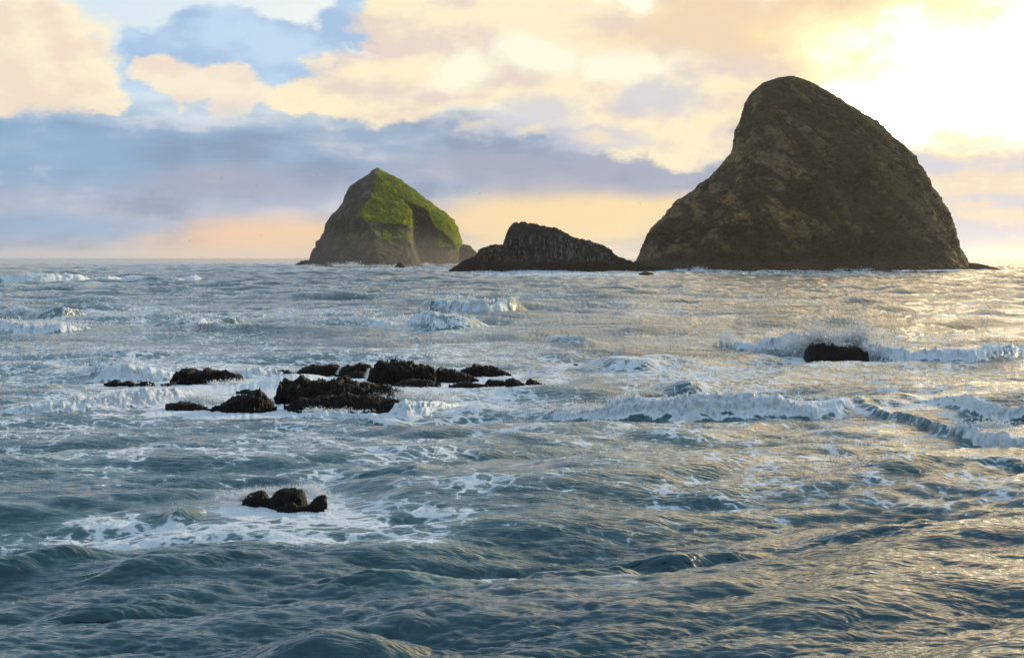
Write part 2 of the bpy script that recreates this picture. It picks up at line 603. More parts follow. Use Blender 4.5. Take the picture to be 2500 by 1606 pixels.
# left buttress set back behind a gully, foot of the stack undercut
butt = sstep(seg_y(py, [(330, 1840), (470, 1800), (560, 1730), (660, 1660)]) - px, -10, 25)
Y += 12.0 * butt * front ** 0.5
cave = np.exp(-(((px - 2080) / 190) ** 2 + ((py - 640) / 55) ** 2)) + 0.6 * np.exp(-(((px - 1780) / 110) ** 2 + ((py - 645) / 36) ** 2))
Y += 11.0 * cave * front
shelf = sstep(py, 636, 655)
Y -= 5.0 * shelf * front
lo = fbm(X * 0.035, Y * 0.035, Z * 0.035, 4)
led = Z * 0.21 - 0.02 * X + 3.4 * fbm(X * 0.035 + 5, Y * 0.035, Z * 0.05, 5, 0.55)
fr = led - np.floor(led)
ledge = np.where(fr < 0.75, fr / 0.75, (1 - fr) / 0.25)
ledge_amt = 1.5 * sstep(py, 330, 480) * (1 - 0.55 * sstep(px, 2050, 2250)) * (1 - sstep(py, 618, 640)) * np.clip(0.25 + 2.6 * fbm(X * 0.06, Y * 0.06, Z * 0.09 + 9, 3), 0, 1.7)
rg = ridged(X * 0.06, Y * 0.06, Z * 0.075, 6, 0.55)
fine = fbm(X * 0.35, Y * 0.35, Z * 0.5, 4, 0.6)
crk = ridged(X * 0.16 + 7, Y * 0.16, Z * 0.10, 4, 0.5)
mid_ = ridged(X * 0.10 + 3, Y * 0.10, Z * 0.12 + 0.02 * X, 5, 0.6)
big = ridged(X * 0.045 + 0.3 * lo, Y * 0.045, Z * 0.028 + 4, 3, 0.5)
disp = 3.6 * lo + 2.8 * (big - 0.9) + 2.0 * (rg - 0.9) + 2.6 * (mid_ - 0.9) + 1.2 * fine + (ledge - 0.5) * ledge_amt * 5.0 + 1.0 * (crk - 0.9)
seam_shade = sstep(fr, 0.66, 0.76) * (1 - sstep(fr, 0.92, 1.0)) * np.clip(1.3 * ledge_amt + 0.45 * sstep(py, 330, 450) * (1 - sstep(py, 610, 640)) * (fbm(X * 0.05 + 3, Y * 0.05, Z * 0.08, 3) > -0.08), 0, 1)  # shade under the ledges, painted in as dark bands
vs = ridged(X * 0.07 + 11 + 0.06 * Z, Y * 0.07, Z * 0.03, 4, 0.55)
seam_shade = np.maximum(seam_shade, 0.9 * sstep(vs, 1.12, 1.35) * (1 - sstep(py, 600, 630)))
disp = disp - 1.6 * seam_shade
blk = np.exp(-(((px - 1845) / 38) ** 2 + ((py - 345) / 60) ** 2))
disp += 2.5 * blk * (pn(X * 0.2, Y * 0.2, Z * 0.12) > 0.02)
disp = disp - disp.mean() - 0.8
nx, ny = -np.cos(ph)[None, :], -np.sin(ph)[None, :]
edge = 0.35 + 0.65 * front
edge = np.where(np.sin(ph)[None, :] < 0, 0.35, edge)
taper = np.clip((zt - Z) / 12.0, 0.15, 1)
X2, Y2 = X + nx * disp * edge * 0.7 * taper, Y + ny * disp * edge * taper
Z2 = Z + taper * 0.5 * fine * (Z > 1) + 0.5 * pn(X * 0.9, Y * 0.9, 3.0) * sstep(Z, zt - 10, zt)
V = np.stack([X2, Y2, Z2], -1).reshape(-1, 3)
wl = seg_y(px, [(1500, 636), (1700, 628), (1780, 618), (1900, 612), (1990, 600), (2060, 590), (2160, 588), (2260, 600), (2350, 640)])
wn = 26 * fbm(X * 0.05, Z * 0.05, 4.0, 4)
attrs = {
    'seam_shade': seam_shade,
    'wet': 0.9 * sstep(py + wn, wl - 8, wl + 10),
    'moss': np.clip(0.30 + 0.30 * sstep(px, 1880, 2100) * (1 - sstep(py, 480, 600)) + 0.30 * sstep(-py, -300, -200)
                    + 0.35 * sstep(px - seg_y(py, [(190, 1990), (300, 2090), (400, 2190), (500, 2250), (600, 2300)]), -40, 30)
                    + 0.5 * fbm(X * 0.03, Y * 0.03 + 3, Z * 0.05, 3) - 0.25 * butt, 0, 1),
    'ochre_lit': np.clip(np.exp(-(((px - 1890) / 210) ** 2 + ((py - 510) / 120) ** 2)) * (0.25 + 0.55 * (ledge > 0.55) + 0.9 * fbm(X * 0.07, Y * 0.07, Z * 0.10 + 31, 3)) + 0.25 * sstep(fbm(X * 0.05, Y * 0.05, Z * 0.05 + 41, 4), 0.05, 0.3), 0, 1),
    'guano': np.clip(0.8 * np.exp(-(((px - 1860) / 40) ** 2 + ((py - 380) / 60) ** 2)) + 0.12 * sstep(fbm(X * .05, Y * .05, Z * .05 + 20, 3), 0.1, 0.4), 0, 1),
}
root = empty('sea_stack', (float(xc[60]), TALL_D, 0), 'tall dome of brown mossy rock rising from the sea, the largest rock of all', 'sea stack', 'sea stacks on the horizon')
q = grid_quads(nr, nc, True)
for k in attrs:
    attrs[k] = np.broadcast_to(attrs[k], X.shape).ravel()
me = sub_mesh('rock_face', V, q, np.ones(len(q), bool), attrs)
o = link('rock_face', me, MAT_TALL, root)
o.matrix_parent_inverse = root.matrix_basis.inverted()

# --- green stack on the left
GRN_D = 1095.0
left = [(752, 652), (757, 634), (760, 618), (766, 607), (772, 604), (771, 590), (780, 586), (792, 568), (796, 547), (806, 530), (825, 512), (838, 493), (842, 480), (853, 456),
        (879, 438), (900, 426), (908, 416), (921, 411)]
right = [(1118, 652), (1118, 628), (1120, 608), (1129, 596), (1124, 578), (1119, 559), (1109, 538), (1086, 518), (1065, 505), (1034, 482), (1009, 461), (971, 435), (931, 415), (925, 411)]
X, Y, Z, ph, xc, hw, dep, zt = stack_grid(GRN_D, left, right, 260, 400, lambda z: 100.0 * np.clip(1 - np.clip(z, 0, None) / 79.0, 0, 1) ** 0.85 + 0.3, 0.85)
nr, nc = X.shape
sn = np.sin(ph)[None, :]
front = np.clip(sn, 0, 1)
px, py = to_px(X, Y, Z)
# the front is two planes that meet on a ridge running down from the peak
xr_px = seg_y(py, [(411, 922), (463, 912), (501, 900), (530, 905), (560, 930), (650, 960)])
t = (X - (xc - hw)[:, None]) / (2 * hw[:, None])
tr = np.clip((xr_px - to_px((xc - hw)[:, None], GRN_D, Z)[0]) / (to_px((xc + hw)[:, None], GRN_D, Z)[0] - to_px((xc - hw)[:, None], GRN_D, Z)[0] + 1e-6), 0.12, 0.88)
apex = np.where(t < tr, np.clip(t / tr, 0, 1) ** 0.8, np.clip((1 - t) / (1 - tr), 0, 1) ** 0.9)
Yf = GRN_D - dep[:, None] * (0.35 * front ** 0.8 + 0.75 * apex)
Y = np.where(sn > 0, Yf, Y)
px, py = to_px(X, Y, Z)
# dark recess under the right-hand slope
gl = seg_y(py, [(485, 985), (500, 998), (515, 1005), (547, 1006), (590, 1008), (650, 1020)])
roof = seg_y(px, [(985, 488), (1000, 494), (1042, 515), (1054, 538), (1065, 557), (1096, 580), (1118, 612), (1130, 640)])
rec = sstep(px, gl - 3, gl + 3) * sstep(py, roof - 3, roof + 4)
rdepth = 40.0 * np.clip(1 - (px - gl) / 130.0, 0.1, 1)
Y += rec * rdepth * front ** 0.4
# buttress swells just left of the recess
sw = np.exp(-((px - gl + 22) / 26.0) ** 2) * sstep(py, 495, 530) * (px < gl + 3)
Y -= 5.0 * sw * front
under = sstep(py, 545, 556) * sstep(px, 880, 940) * (1 - sstep(px, 985, 1000)) * (1 - sstep(py, 600, 640))
Y += 3.0 * under * front
lo = fbm(X * 0.03, Y * 0.03, Z * 0.03 + 2, 3)
rg = ridged(X * 0.055, Y * 0.055, Z * 0.06, 6, 0.55)
fine = fbm(X * 0.3, Y * 0.3, Z * 0.4, 4, 0.6)
gn = fbm(px * 0.03, py * 0.045, 1.0, 5, 0.62)
gleft = seg_y(py, [(411, 924), (420, 919), (463, 916), (485, 902), (501, 888), (526, 880), (545, 892), (560, 925), (580, 930)])
gbot = seg_y(px, [(870, 532), (894, 540), (940, 545), (988, 548), (1006, 556), (1012, 558)])
gm = sstep(px, gleft - 6, gleft + 8) * (1 - sstep(py, gbot - 5, gbot + 5)) * (px < gl + 4)
gm2 = sstep(px, gl - 2, gl + 4) * (1 - sstep(py, roof - 5, roof + 3))
gm = np.maximum(gm, gm2)
gm = np.maximum(gm, 0.75 * np.exp(-(((px - 955) / 45) ** 2 + ((py - 574) / 11) ** 2)))
gm = np.maximum(gm, 0.62 * np.exp(-(((px - 1085) / 30) ** 2 + ((py - 590) / 18) ** 2)))
grass = (gm + 0.72 * gn) * (sn > -0.3)
gs = sstep(grass, 0.4, 0.6)
clump = fbm(X * 0.16, Y * 0.06, Z * 0.24 + 0.05 * X, 5, 0.62)
rip_ = ridged(X * 0.10 + 5, Y * 0.05, Z * 0.34 + 0.10 * X, 4, 0.6) - 0.9
disp = (1 - gs) * (2.2 * lo + 2.4 * (rg - 0.9) + 1.2 * fine) + gs * (4.2 * clump + 1.8 * fine + 1.2 * lo + 1.6 * rip_)
disp = disp - disp.mean() - 0.4
nx, ny = -np.cos(ph)[None, :], -sn
edge = np.where(sn < 0, 0.35, 0.35 + 0.65 * front)
taper = np.clip((zt - Z) / 9.0, 0.2, 1)
X2, Y2 = X + nx * disp * edge * 0.7 * taper, Y + ny * disp * edge * taper
Z2 = Z + taper * (0.6 * fine + 0.8 * gs * clump) * (Z > 1)
V = np.stack([X2, Y2, Z2], -1).reshape(-1, 3)
attrs = {
    'seam_shade': 0.8 * sstep(ridged(X * 0.06 + 11, Y * 0.06, Z * 0.035 + 0.02 * X, 4, 0.55), 1.1, 1.35),
    'wet': 0.75 * sstep(py + 12 * fbm(X * 0.04, Z * 0.05, 7.0, 4), 612, 634) + 0 * X,
    'moss': np.clip(0.7 * sstep(grass, 0.02, 0.5) + 0.22 + 0.45 * np.exp(-(((px - 950) / 80) ** 2 + ((py - 570) / 28) ** 2)) + 0.5 * fbm(X * 0.04, Y * 0.04, Z * 0.05, 3) + 0.2 * sstep(px, 1020, 1080) * (px < 1130), 0, 1),
    'ochre_lit': np.clip(1.1 * np.exp(-(((px - 998) / 14) ** 2 + ((py - 575) / 40) ** 2)) + np.exp(-(((px - 1112) / 20) ** 2 + ((py - 600) / 30) ** 2)), 0, 1),  # warm sunlight painted onto the buttress edge and the right-hand rock face
    'guano': 0.5 * sstep(fbm(X * .05, Y * .05, Z * .05 + 20, 3), 0.05, 0.4),
}
for k in attrs:
    attrs[k] = np.broadcast_to(attrs[k], X.shape).ravel()
root = empty('sea_stack', (float(xc[60]), GRN_D, 0), 'pointed grey sea stack with one bright green grassy slope', 'sea stack', 'sea stacks on the horizon')
q = grid_quads(nr, nc, True)
fm = (grass.ravel()[q].mean(1) > 0.5)
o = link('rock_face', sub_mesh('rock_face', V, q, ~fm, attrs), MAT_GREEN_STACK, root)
o.matrix_parent_inverse = root.matrix_basis.inverted()
o = link('grass_cover', sub_mesh('grass_cover', V, q, fm, attrs), MAT_GRASS, root)
o.matrix_parent_inverse = root.matrix_basis.inverted()


# ------------------------------------------------------------------ lower rocks: an outline run along the rock, half-round in depth
FOOT = []           # footprints, for the foam round them: x, y, half length, half depth, reach


def ridge_rock(name, outline, base_py, depth, label, mat, cat='rock', group=None, nx=90, nt=34, amp=0.12, expo=0.75, zbot=-0.8, crest=0.45,
               seed=0, freq=1.0, attrs=None, reach=0.5, part=None, parent=None, shape=None, lump=0.0, jag=0.0):
    cx0 = sum(p[0] for p in outline) / len(outline)
    d0 = ground(cx0, base_py)[1]
    dc = d0 + depth * crest
    O = np.array([at_dist(px, py, dc) for px, py in outline])
    s = np.concatenate([[0], np.cumsum(np.hypot(np.diff(O[:, 0]), np.diff(O[:, 1])))])
    ss = np.linspace(0, s[-1], nx)
    xs, zs = np.interp(ss, s, O[:, 0]), np.interp(ss, s, O[:, 1])
    hmax = zs.max()
    end = np.clip(np.minimum(ss, s[-1] - ss) / (0.12 * s[-1]), 0, 1) ** 0.5
    if jag:
        zs = zs * 0.86
    zs = np.maximum(zs, 0.02)
    dd = depth * (0.35 + 0.65 * np.clip(zs / hmax, 0, 1) ** 0.5) * (0.25 + 0.75 * end)
    th = np.linspace(0, math.pi, nt)
    c, sn = np.cos(th), np.sin(th)
    k = np.where(c > 0, crest, 1 - crest)
    Yo = dc - dd[:, None] * (np.sign(c) * np.abs(c) ** 0.9 * k * 1.0)[None, :]
    Zo = zbot + (zs[:, None] - zbot) * (sn ** expo)[None, :]
    Xo = np.repeat(xs[:, None], nt, 1)
    if shape is not None:
        Xo, Yo, Zo = shape(Xo, Yo, Zo)
    a = amp * max(hmax, 0.35)
    f = freq / max(hmax, 0.4)
    so = seed * 13.7
    n1 = ridged(Xo * f * 0.8 + so, Yo * f * 0.8, Zo * f, 5, 0.55) - 0.9
    n2 = fbm(Xo * f * 0.9 + so + 50, Yo * f * 0.9, Zo * f, 5, 0.55)
    n3 = fbm(Xo * f * 0.9 + so - 50, Yo * f * 0.9 + 20, Zo * f, 5, 0.55)
    n4 = ridged(Xo * f * 2.9 + so, Yo * f * 2.9, Zo * f * 3.6, 4, 0.65) - 0.9
    n1 = n1 + (0.9 if jag else 0.5) * n4
    n1 = n1 - n1.mean()
    mid = (sn ** 0.5)[None, :]
    Zo2 = Zo + a * (1.2 * n1 + 0.8 * n2) * mid
    Yo2 = Yo - a * 1.6 * (n1 + n3) * (c[None, :] * 0.8 + 0.2)
    Xo2 = Xo + a * 1.0 * n2
    if jag:
        Zo2 += jag * np.maximum(Zo, 0) * fbm(Xo * 1.3 + seed * 5.1, Yo * 1.3, Zo * 1.0, 3, 0.5)
    if lump:
        lb = np.abs(pn(Xo * f * 3.1 + so, Yo * f * 3.1, Zo * f * 3.1)) * 2
        Zo2 += lump * a * lb * mid
        Yo2 -= lump * a * lb * c[None, :]
    org = np.array([float(xs.mean()), dc, 0.0])
    V = np.stack([Xo2, Yo2, Zo2], -1).reshape(-1, 3) - org
    me = mesh_np(name, V, grid_quads(nx, nt)[:, ::-1])
    pxx, pyy = to_px(Xo, Yo, Zo)
    for kk in ('wet', 'moss', 'ochre_lit', 'guano', 'seam_shade'):
        v = attrs(kk, pxx, pyy, Xo, Yo, Zo) if attrs else 0.0
        set_attr(me, kk, np.broadcast_to(v, Xo.shape))
    o = link(name, me, mat, parent, org if parent is None else org - np.array(parent.location))
    if parent is None:
        tag(o, label, cat, group)
    FOOT.append((xs.mean(), dc, (xs.max() - xs.min()) / 2, depth * 0.75, reach))
    return o


def low_attrs(kk, px, py, X, Y, Z):
    if kk == 'wet':
        cav = np.exp(-(((px - 1200) / 17) ** 2 + ((py - 632) / 22) ** 2)) + np.exp(-(((px - 1262) / 36) ** 2 + ((py - 612) / 22) ** 2)) + 0.6 * np.exp(-(((px - 1330) / 20) ** 2 + ((py - 600) / 18) ** 2))  # shade of the carved hollows, painted dark along with the wet foot
        return np.clip(sstep(py + 10 * fbm(X * 0.2, Y * 0.2, Z * 0.2, 3), 634, 650) + cav, 0, 1) * 0.9
    if kk == 'guano':
        return 0.85 * sstep(py, 566, 592) * (1 - sstep(py, 628, 644)) * (px < 1490)
    if kk == 'moss':
        return 0.25 + 0 * px
    if kk == 'seam_shade':
        return 0.9 * sstep(ridged(X * 0.25, Y * 0.25, Z * 0.06, 4, 0.55), 1.05, 1.3)
    return 0.2 + 0 * px


def low_shape(X, Y, Z):
    px, py = to_px(X, Y, Z)
    cav = np.exp(-(((px - 1200) / 17) ** 2 + ((py - 636) / 24) ** 2)) + np.exp(-(((px - 1262) / 40) ** 2 + ((py - 615) / 24) ** 2)) + 0.6 * np.exp(-(((px - 1330) / 20) ** 2 + ((py - 604) / 18) ** 2))
    Y = Y + 5.0 * cav - 4.0 * np.exp(-(((px - 1260) / 70) ** 2 + ((py - 652) / 12) ** 2))
    return X, Y, Z


ridge_rock('rock_island', [(1094, 667), (1097, 661), (1114, 648), (1136, 637), (1163, 627), (1168, 617), (1175, 608), (1197, 602), (1215, 600), (1229, 598), (1233, 588), (1237, 570), (1243, 558), (1252, 550), (1272, 544),
            (1298, 548), (1328, 555), (1357, 562), (1384, 573), (1407, 585), (1425, 590), (1452, 597), (1485, 610), (1501, 618), (1515, 628), (1530, 638), (1564, 646), (1590, 655), (1612, 667)],
           666, 30.0, 'low black rock island streaked white, lying between the two sea stacks', MAT_LOW, 'rock island', None, nx=320, nt=90, amp=0.055, expo=0.55, zbot=-2.0,
           crest=0.5, seed=3, freq=3.2, attrs=low_attrs, reach=4.0, shape=low_shape)
ridge_rock('rock_ledge', [(1556, 674), (1562, 667), (1575, 664), (1590, 666), (1603, 673)], 673, 4.0, 'small black rock awash at the right tip of the low streaked island', MAT_LOW, 'rock', None,
           nx=40, nt=20, seed=4, reach=2.0, amp=0.2)
ridge_rock('rock_ledge', [(2328, 662), (2336, 640), (2352, 641), (2376, 643), (2401, 647), (2425, 653), (2440, 658), (2453, 664)], 661, 14.0,
           'low brown ledge trailing right from the foot of the tall dome', MAT_TALL, 'rock ledge', None, nx=120, nt=40, amp=0.10, seed=5, freq=3.0, reach=3.0,
           attrs=lambda kk, px, py, X, Y, Z: 0.4 if kk == 'wet' else 0.3)
ridge_rock('boulder', [(1098, 652), (1110, 612), (1122, 600), (1132, 597), (1146, 599), (1157, 610), (1166, 622), (1172, 634), (1180, 652)], 647, 34.0,
           'rounded brown boulder against the right foot of the green stack', MAT_GREEN_STACK, 'rock', None, nx=110, nt=50, amp=0.06, seed=6, freq=2.5, reach=3.0,
           attrs=lambda kk, px, py, X, Y, Z: 0.45 if kk == 'wet' else 0.1)
ridge_rock('rock_ledge', [(718, 650), (726, 644), (735, 638), (750, 636), (764, 634), (790, 628), (800, 650)], 648, 20.0, 'flat dark ledge at the left foot of the green stack', MAT_GREEN_STACK, 'rock ledge', None,
           nx=80, nt=30, amp=0.12, seed=7, freq=2.0, reach=3.0, attrs=lambda kk, px, py, X, Y, Z: 0.8 if kk == 'wet' else 0.1)
ridge_rock('rock_islet', [(954, 660), (960, 655), (968, 647), (977, 638), (984, 645), (992, 654), (1000, 660)], 656, 9.0, 'small black pyramid rock alone in the water before the green stack', MAT_GREEN_STACK, 'rock', None,
           nx=60, nt=30, amp=0.05, seed=8, freq=2.0, reach=2.0, attrs=lambda kk, px, py, X, Y, Z: 1.0 if kk == 'wet' else 0.0)

# --- the reef in the middle distance, rock by rock
reef = [
    ('reef_rock', [(254, 941), (262, 934), (272, 927), (281, 925), (290, 928), (297, 936)], 940, 1.0, 'smallest peaked rock at the left end of the black reef', 60),
    ('reef_rock', [(284, 942), (296, 934), (310, 929), (322, 930), (330, 938)], 940, 0.9, 'flat wet rock just right of the peaked rock at the left end of the reef', 60),
    ('reef_rock', [(332, 942), (344, 934), (358, 931), (370, 932), (378, 939)], 940, 0.8, 'low rock alone in foam left of the jagged reef rock', 50),
    ('reef_rock', [(393, 941), (402, 936), (412, 936), (420, 940)], 940, 0.5, 'tiny rock tip under the left flank of the jagged reef rock', 40),
    ('reef_rock', [(282, 960), (296, 954), (314, 952), (326, 957)], 958, 0.6, 'thin dark rock tip awash in the foam, left front of the reef', 40),
    ('reef_rock', [(416, 936), (424, 918), (432, 907), (440, 908), (448, 899), (458, 900), (468, 897), (480, 900), (492, 899), (502, 892), (510, 896), (520, 903), (534, 905), (552, 902), (562, 906), (572, 911), (584, 912), (592, 918)],
     937, 2.4, 'jagged black rock with a knob on top, left part of the reef', 150),
    ('reef_rock', [(560, 920), (566, 912), (580, 922), (592, 932)], 931, 0.8, 'small rock dripping with spray right of the jagged reef rock', 40),
    ('reef_rock', [(626, 914), (640, 908), (655, 907), (670, 902), (690, 901), (704, 905), (718, 915)], 914, 1.2, 'long low slab at the back of the reef', 70),
    ('reef_rock', [(720, 916), (730, 905), (744, 895), (762, 887), (776, 890), (790, 887), (806, 885), (818, 887), (828, 892), (834, 914)], 915, 1.8, 'broad black rock left of the little waterfall on the reef', 110),
    ('reef_rock', [(824, 916), (834, 896), (850, 890), (866, 886), (880, 884), (894, 886), (904, 892), (912, 898), (914, 916)], 917, 1.7, 'black rock between the two little waterfalls on the reef', 100),
    ('reef_rock', [(842, 922), (850, 910), (866, 906), (886, 908), (898, 921)], 920, 0.8, 'small round rock below the rock between the waterfalls', 50),
    ('reef_rock', [(896, 932), (906, 908), (914, 893), (926, 881), (940, 875), (958, 874), (976, 876), (994, 880), (1012, 884), (1028, 888), (1042, 894), (1060, 900), (1072, 930)], 936, 2.8,
     'highest rounded rock of the reef, brown topped', 170),
    ('reef_rock', [(954, 944), (970, 934), (990, 926), (1014, 922), (1036, 925), (1056, 930), (1076, 942)], 942, 1.2, 'low dark foot in front of the highest reef rock', 90),
    ('reef_rock', [(1054, 930), (1064, 905), (1076, 897), (1086, 901), (1098, 899), (1112, 899), (1122, 907), (1134, 911), (1150, 917), (1168, 930)], 931, 1.7, 'broad rock right of the highest reef rock', 110),
    ('reef_rock', [(1118, 917), (1128, 900), (1142, 898), (1156, 893), (1168, 890), (1178, 894), (1188, 890), (1204, 893), (1214, 898), (1226, 905), (1236, 909), (1248, 916)], 917, 1.4,
     'two humped rock at the far right back of the reef', 100),
    ('reef_rock', [(1096, 944), (1108, 937), (1124, 933), (1144, 932), (1164, 934), (1192, 944)], 943, 0.9, 'flat black rock awash below the broad right reef rock', 60),
    ('reef_rock', [(1180, 941), (1190, 926), (1200, 922), (1214, 926), (1230, 930), (1244, 940)], 940, 0.9, 'leftmost of the three rocks at the right end of the reef', 60),
    ('reef_rock', [(1228, 942), (1236, 926), (1250, 922), (1264, 928), (1286, 940)], 941, 0.9, 'middle of the three rocks at the right end of the reef', 60),
    ('reef_rock', [(1280, 943), (1286, 925), (1296, 922), (1308, 928), (1322, 936), (1332, 943)], 942, 0.9, 'pointed rock at the very right end of the reef', 60),
    ('reef_rock', [(676, 968), (684, 940), (690, 924), (706, 929), (724, 927), (736, 921), (746, 929), (766, 931), (784, 924), (802, 926), (822, 923), (860, 927), (890, 931), (920, 935), (948, 941), (970, 950), (990, 966), (1000, 980)],
     984, 3.4, 'largest slab of the reef, long, flat topped and dark brown', 230),
    ('reef_rock', [(694, 1000), (712, 984), (734, 970), (760, 972), (784, 962), (812, 966), (850, 958), (880, 965), (912, 962), (940, 972), (968, 976), (990, 984), (1008, 1005)],
     1006, 3.0, 'lower mussel covered shelf at the very front of the reef, before the largest slab', 200),
    ('reef_rock', [(498, 1008), (510, 998), (524, 994), (540, 990), (556, 984), (562, 974), (576, 969), (592, 967), (606, 964), (618, 956), (626, 953), (636, 957), (646, 965), (656, 974), (664, 986), (676, 1005)],
     1005, 2.4, 'hump backed black rock at the front of the reef', 160),
    ('reef_rock', [(404, 990), (414, 984), (428, 982), (440, 977), (452, 980), (466, 984), (484, 986), (496, 990), (506, 1002)], 1001, 1.6, 'low black rock at the left front of the reef', 100),
    ('reef_rock', [(576, 960), (590, 953), (606, 950), (620, 956), (628, 960)], 959, 0.7, 'thin rock awash behind the hump backed front rock', 50),
    ('reef_rock', [(668, 974), (680, 963), (698, 960), (716, 963), (734, 974)], 973, 1.0, 'smooth little rock at the left flank of the largest slab', 60),
    ('reef_rock', [(1396, 893), (1402, 888), (1408, 888), (1414, 893)], 893, 0.6, 'lone tiny rock tip in open water right of the reef', 30),
]
for i, (nm, ol, by, dp, lb, nx_) in enumerate(reef):
    ridge_rock(nm, ol, by, dp, lb, MAT_REEF, 'rock', 'rocks of the black reef', nx=nx_, nt=max(20, min(70, nx_ // 3)), amp=0.125, seed=20 + i,
               freq=1.5 if nx_ < 190 else 2.2, expo=0.95, crest=0.5 if nx_ < 190 else 0.6, zbot=-0.6, reach=0.7, lump=0.6, jag=0.5)

near = [
    ([(592, 1229), (598, 1216), (608, 1206), (620, 1202), (636, 1199), (646, 1201), (652, 1208), (656, 1216), (646, 1230)], 1230, 0.7, 'left one of the mussel covered rocks closest to the camera', 70),
    ([(652, 1234), (662, 1216), (672, 1203), (686, 1195), (702, 1193), (720, 1193), (734, 1197), (742, 1206), (746, 1220), (744, 1232)], 1236, 0.9, 'roundest mussel covered rock, in the middle of the closest group', 90),
    ([(734, 1244), (748, 1236), (760, 1226), (772, 1216), (782, 1211), (795, 1212), (790, 1222), (778, 1234)], 1242, 0.5, 'slanting finger of rock at the right of the closest group', 60),
    ([(676, 1245), (690, 1236), (704, 1229), (716, 1230), (730, 1238), (740, 1245)], 1243, 0.5, 'low smooth wet hump before the roundest mussel rock', 60),
    ([(646, 1232), (654, 1220), (664, 1216), (676, 1226), (682, 1234)], 1233, 0.4, 'little rock wedged between the left and the roundest mussel rock', 40),
]
for i, (ol, by, dp, lb, nx_) in enumerate(near):
    ridge_rock('mussel_rock', ol, by, dp, lb, MAT_REEF, 'rock', 'rocks closest to the camera', nx=nx_, nt=40, amp=0.085, seed=60 + i, freq=2.0, expo=0.6, zbot=-0.4, reach=0.7, lump=1.0)
ridge_rock('wave_rock', [(1964, 884), (1970, 852), (1978, 842), (1992, 834), (2004, 832), (2016, 836), (2030, 836), (2048, 842), (2066, 846), (2082, 842), (2096, 846), (2106, 852), (2116, 858), (2112, 872), (2100, 884)],
           882, 2.2, 'dark brown rock under a bursting wave on the right', MAT_REEF, 'rock', None, nx=110, nt=50, amp=0.07, seed=80, freq=2.0, expo=0.75, zbot=-0.6, reach=1.0, lump=0.6)


# ------------------------------------------------------------------ the sea
def make_tile(L, n, lmin, lmax, rms, spread, head, seed, slope=3.4, choppy=1.0):
    """A periodic patch of wind sea: heights and sideways shifts, each at a row of smoothing widths."""
    r = np.random.default_rng(seed)
    k1 = 2 * math.pi * np.fft.fftfreq(n, L / n)
    kx, ky = np.meshgrid(k1, k1, indexing='xy')
    k = np.hypot(kx, ky); k[0, 0] = 1e-6
    th = np.arctan2(ky, kx) - head
    kp = 2 * math.pi / lmax
    amp = k ** (-slope / 2 - 0.5) * np.exp(-0.6 * (kp / k) ** 2) * np.exp(-0.5 * (k * lmin / (2 * math.pi) * 0.9) ** 4)
    dirn = np.maximum(np.cos(th), 0) ** spread + 0.02
    amp = amp * dirn
    amp[0, 0] = 0
    ph = r.normal(size=(n, n)) + 1j * r.normal(size=(n, n))
    H = amp * ph
    h0 = np.fft.ifft2(H).real
    H *= rms / h0.std()
    widths = [0.0] + [L / n * 2.0 ** i for i in range(0, 6)]
    levels = []
    for s in widths:
        Hs = H * np.exp(-0.5 * (k * s * 0.55) ** 2)
        levels.append((np.fft.ifft2(Hs).real, choppy * np.fft.ifft2(1j * kx / k * Hs).real, choppy * np.fft.ifft2(1j * ky / k * Hs).real))
    return L, n, np.array(widths), levels


def sample_tile(tile, x, y, spacing, rot):
    L, n, widths, levels = tile
    c, s = math.cos(rot), math.sin(rot)
    u, v = (x * c + y * s) / L * n, (-x * s + y * c) / L * n
    u0, v0 = np.floor(u).astype(np.int64), np.floor(v).astype(np.int64)
    fu, fv = u - u0, v - v0
    u0 %= n; v0 %= n
    u1, v1 = (u0 + 1) % n, (v0 + 1) % n
    lv = np.interp(spacing, widths, np.arange(len(widths)))
    out = [np.zeros_like(x) for _ in range(3)]
    for i, fields in enumerate(levels):
        w = np.clip(1 - np.abs(lv - i), 0, 1)
        sel = np.nonzero(w > 1e-4)[0]
        if not len(sel):
            continue
        a, b, cc, d = u0[sel], u1[sel], v0[sel], v1[sel]
        p, q = fu[sel], fv[sel]
        for j in range(3):
            F = fields[j]
            out[j][sel] += w[sel] * ((F[cc, a] * (1 - p) + F[cc, b] * p) * (1 - q) + (F[d, a] * (1 - p) + F[d, b] * p) * q)
    h, ax, ay = out
    return h, ax * c - ay * s, ax * s + ay * c


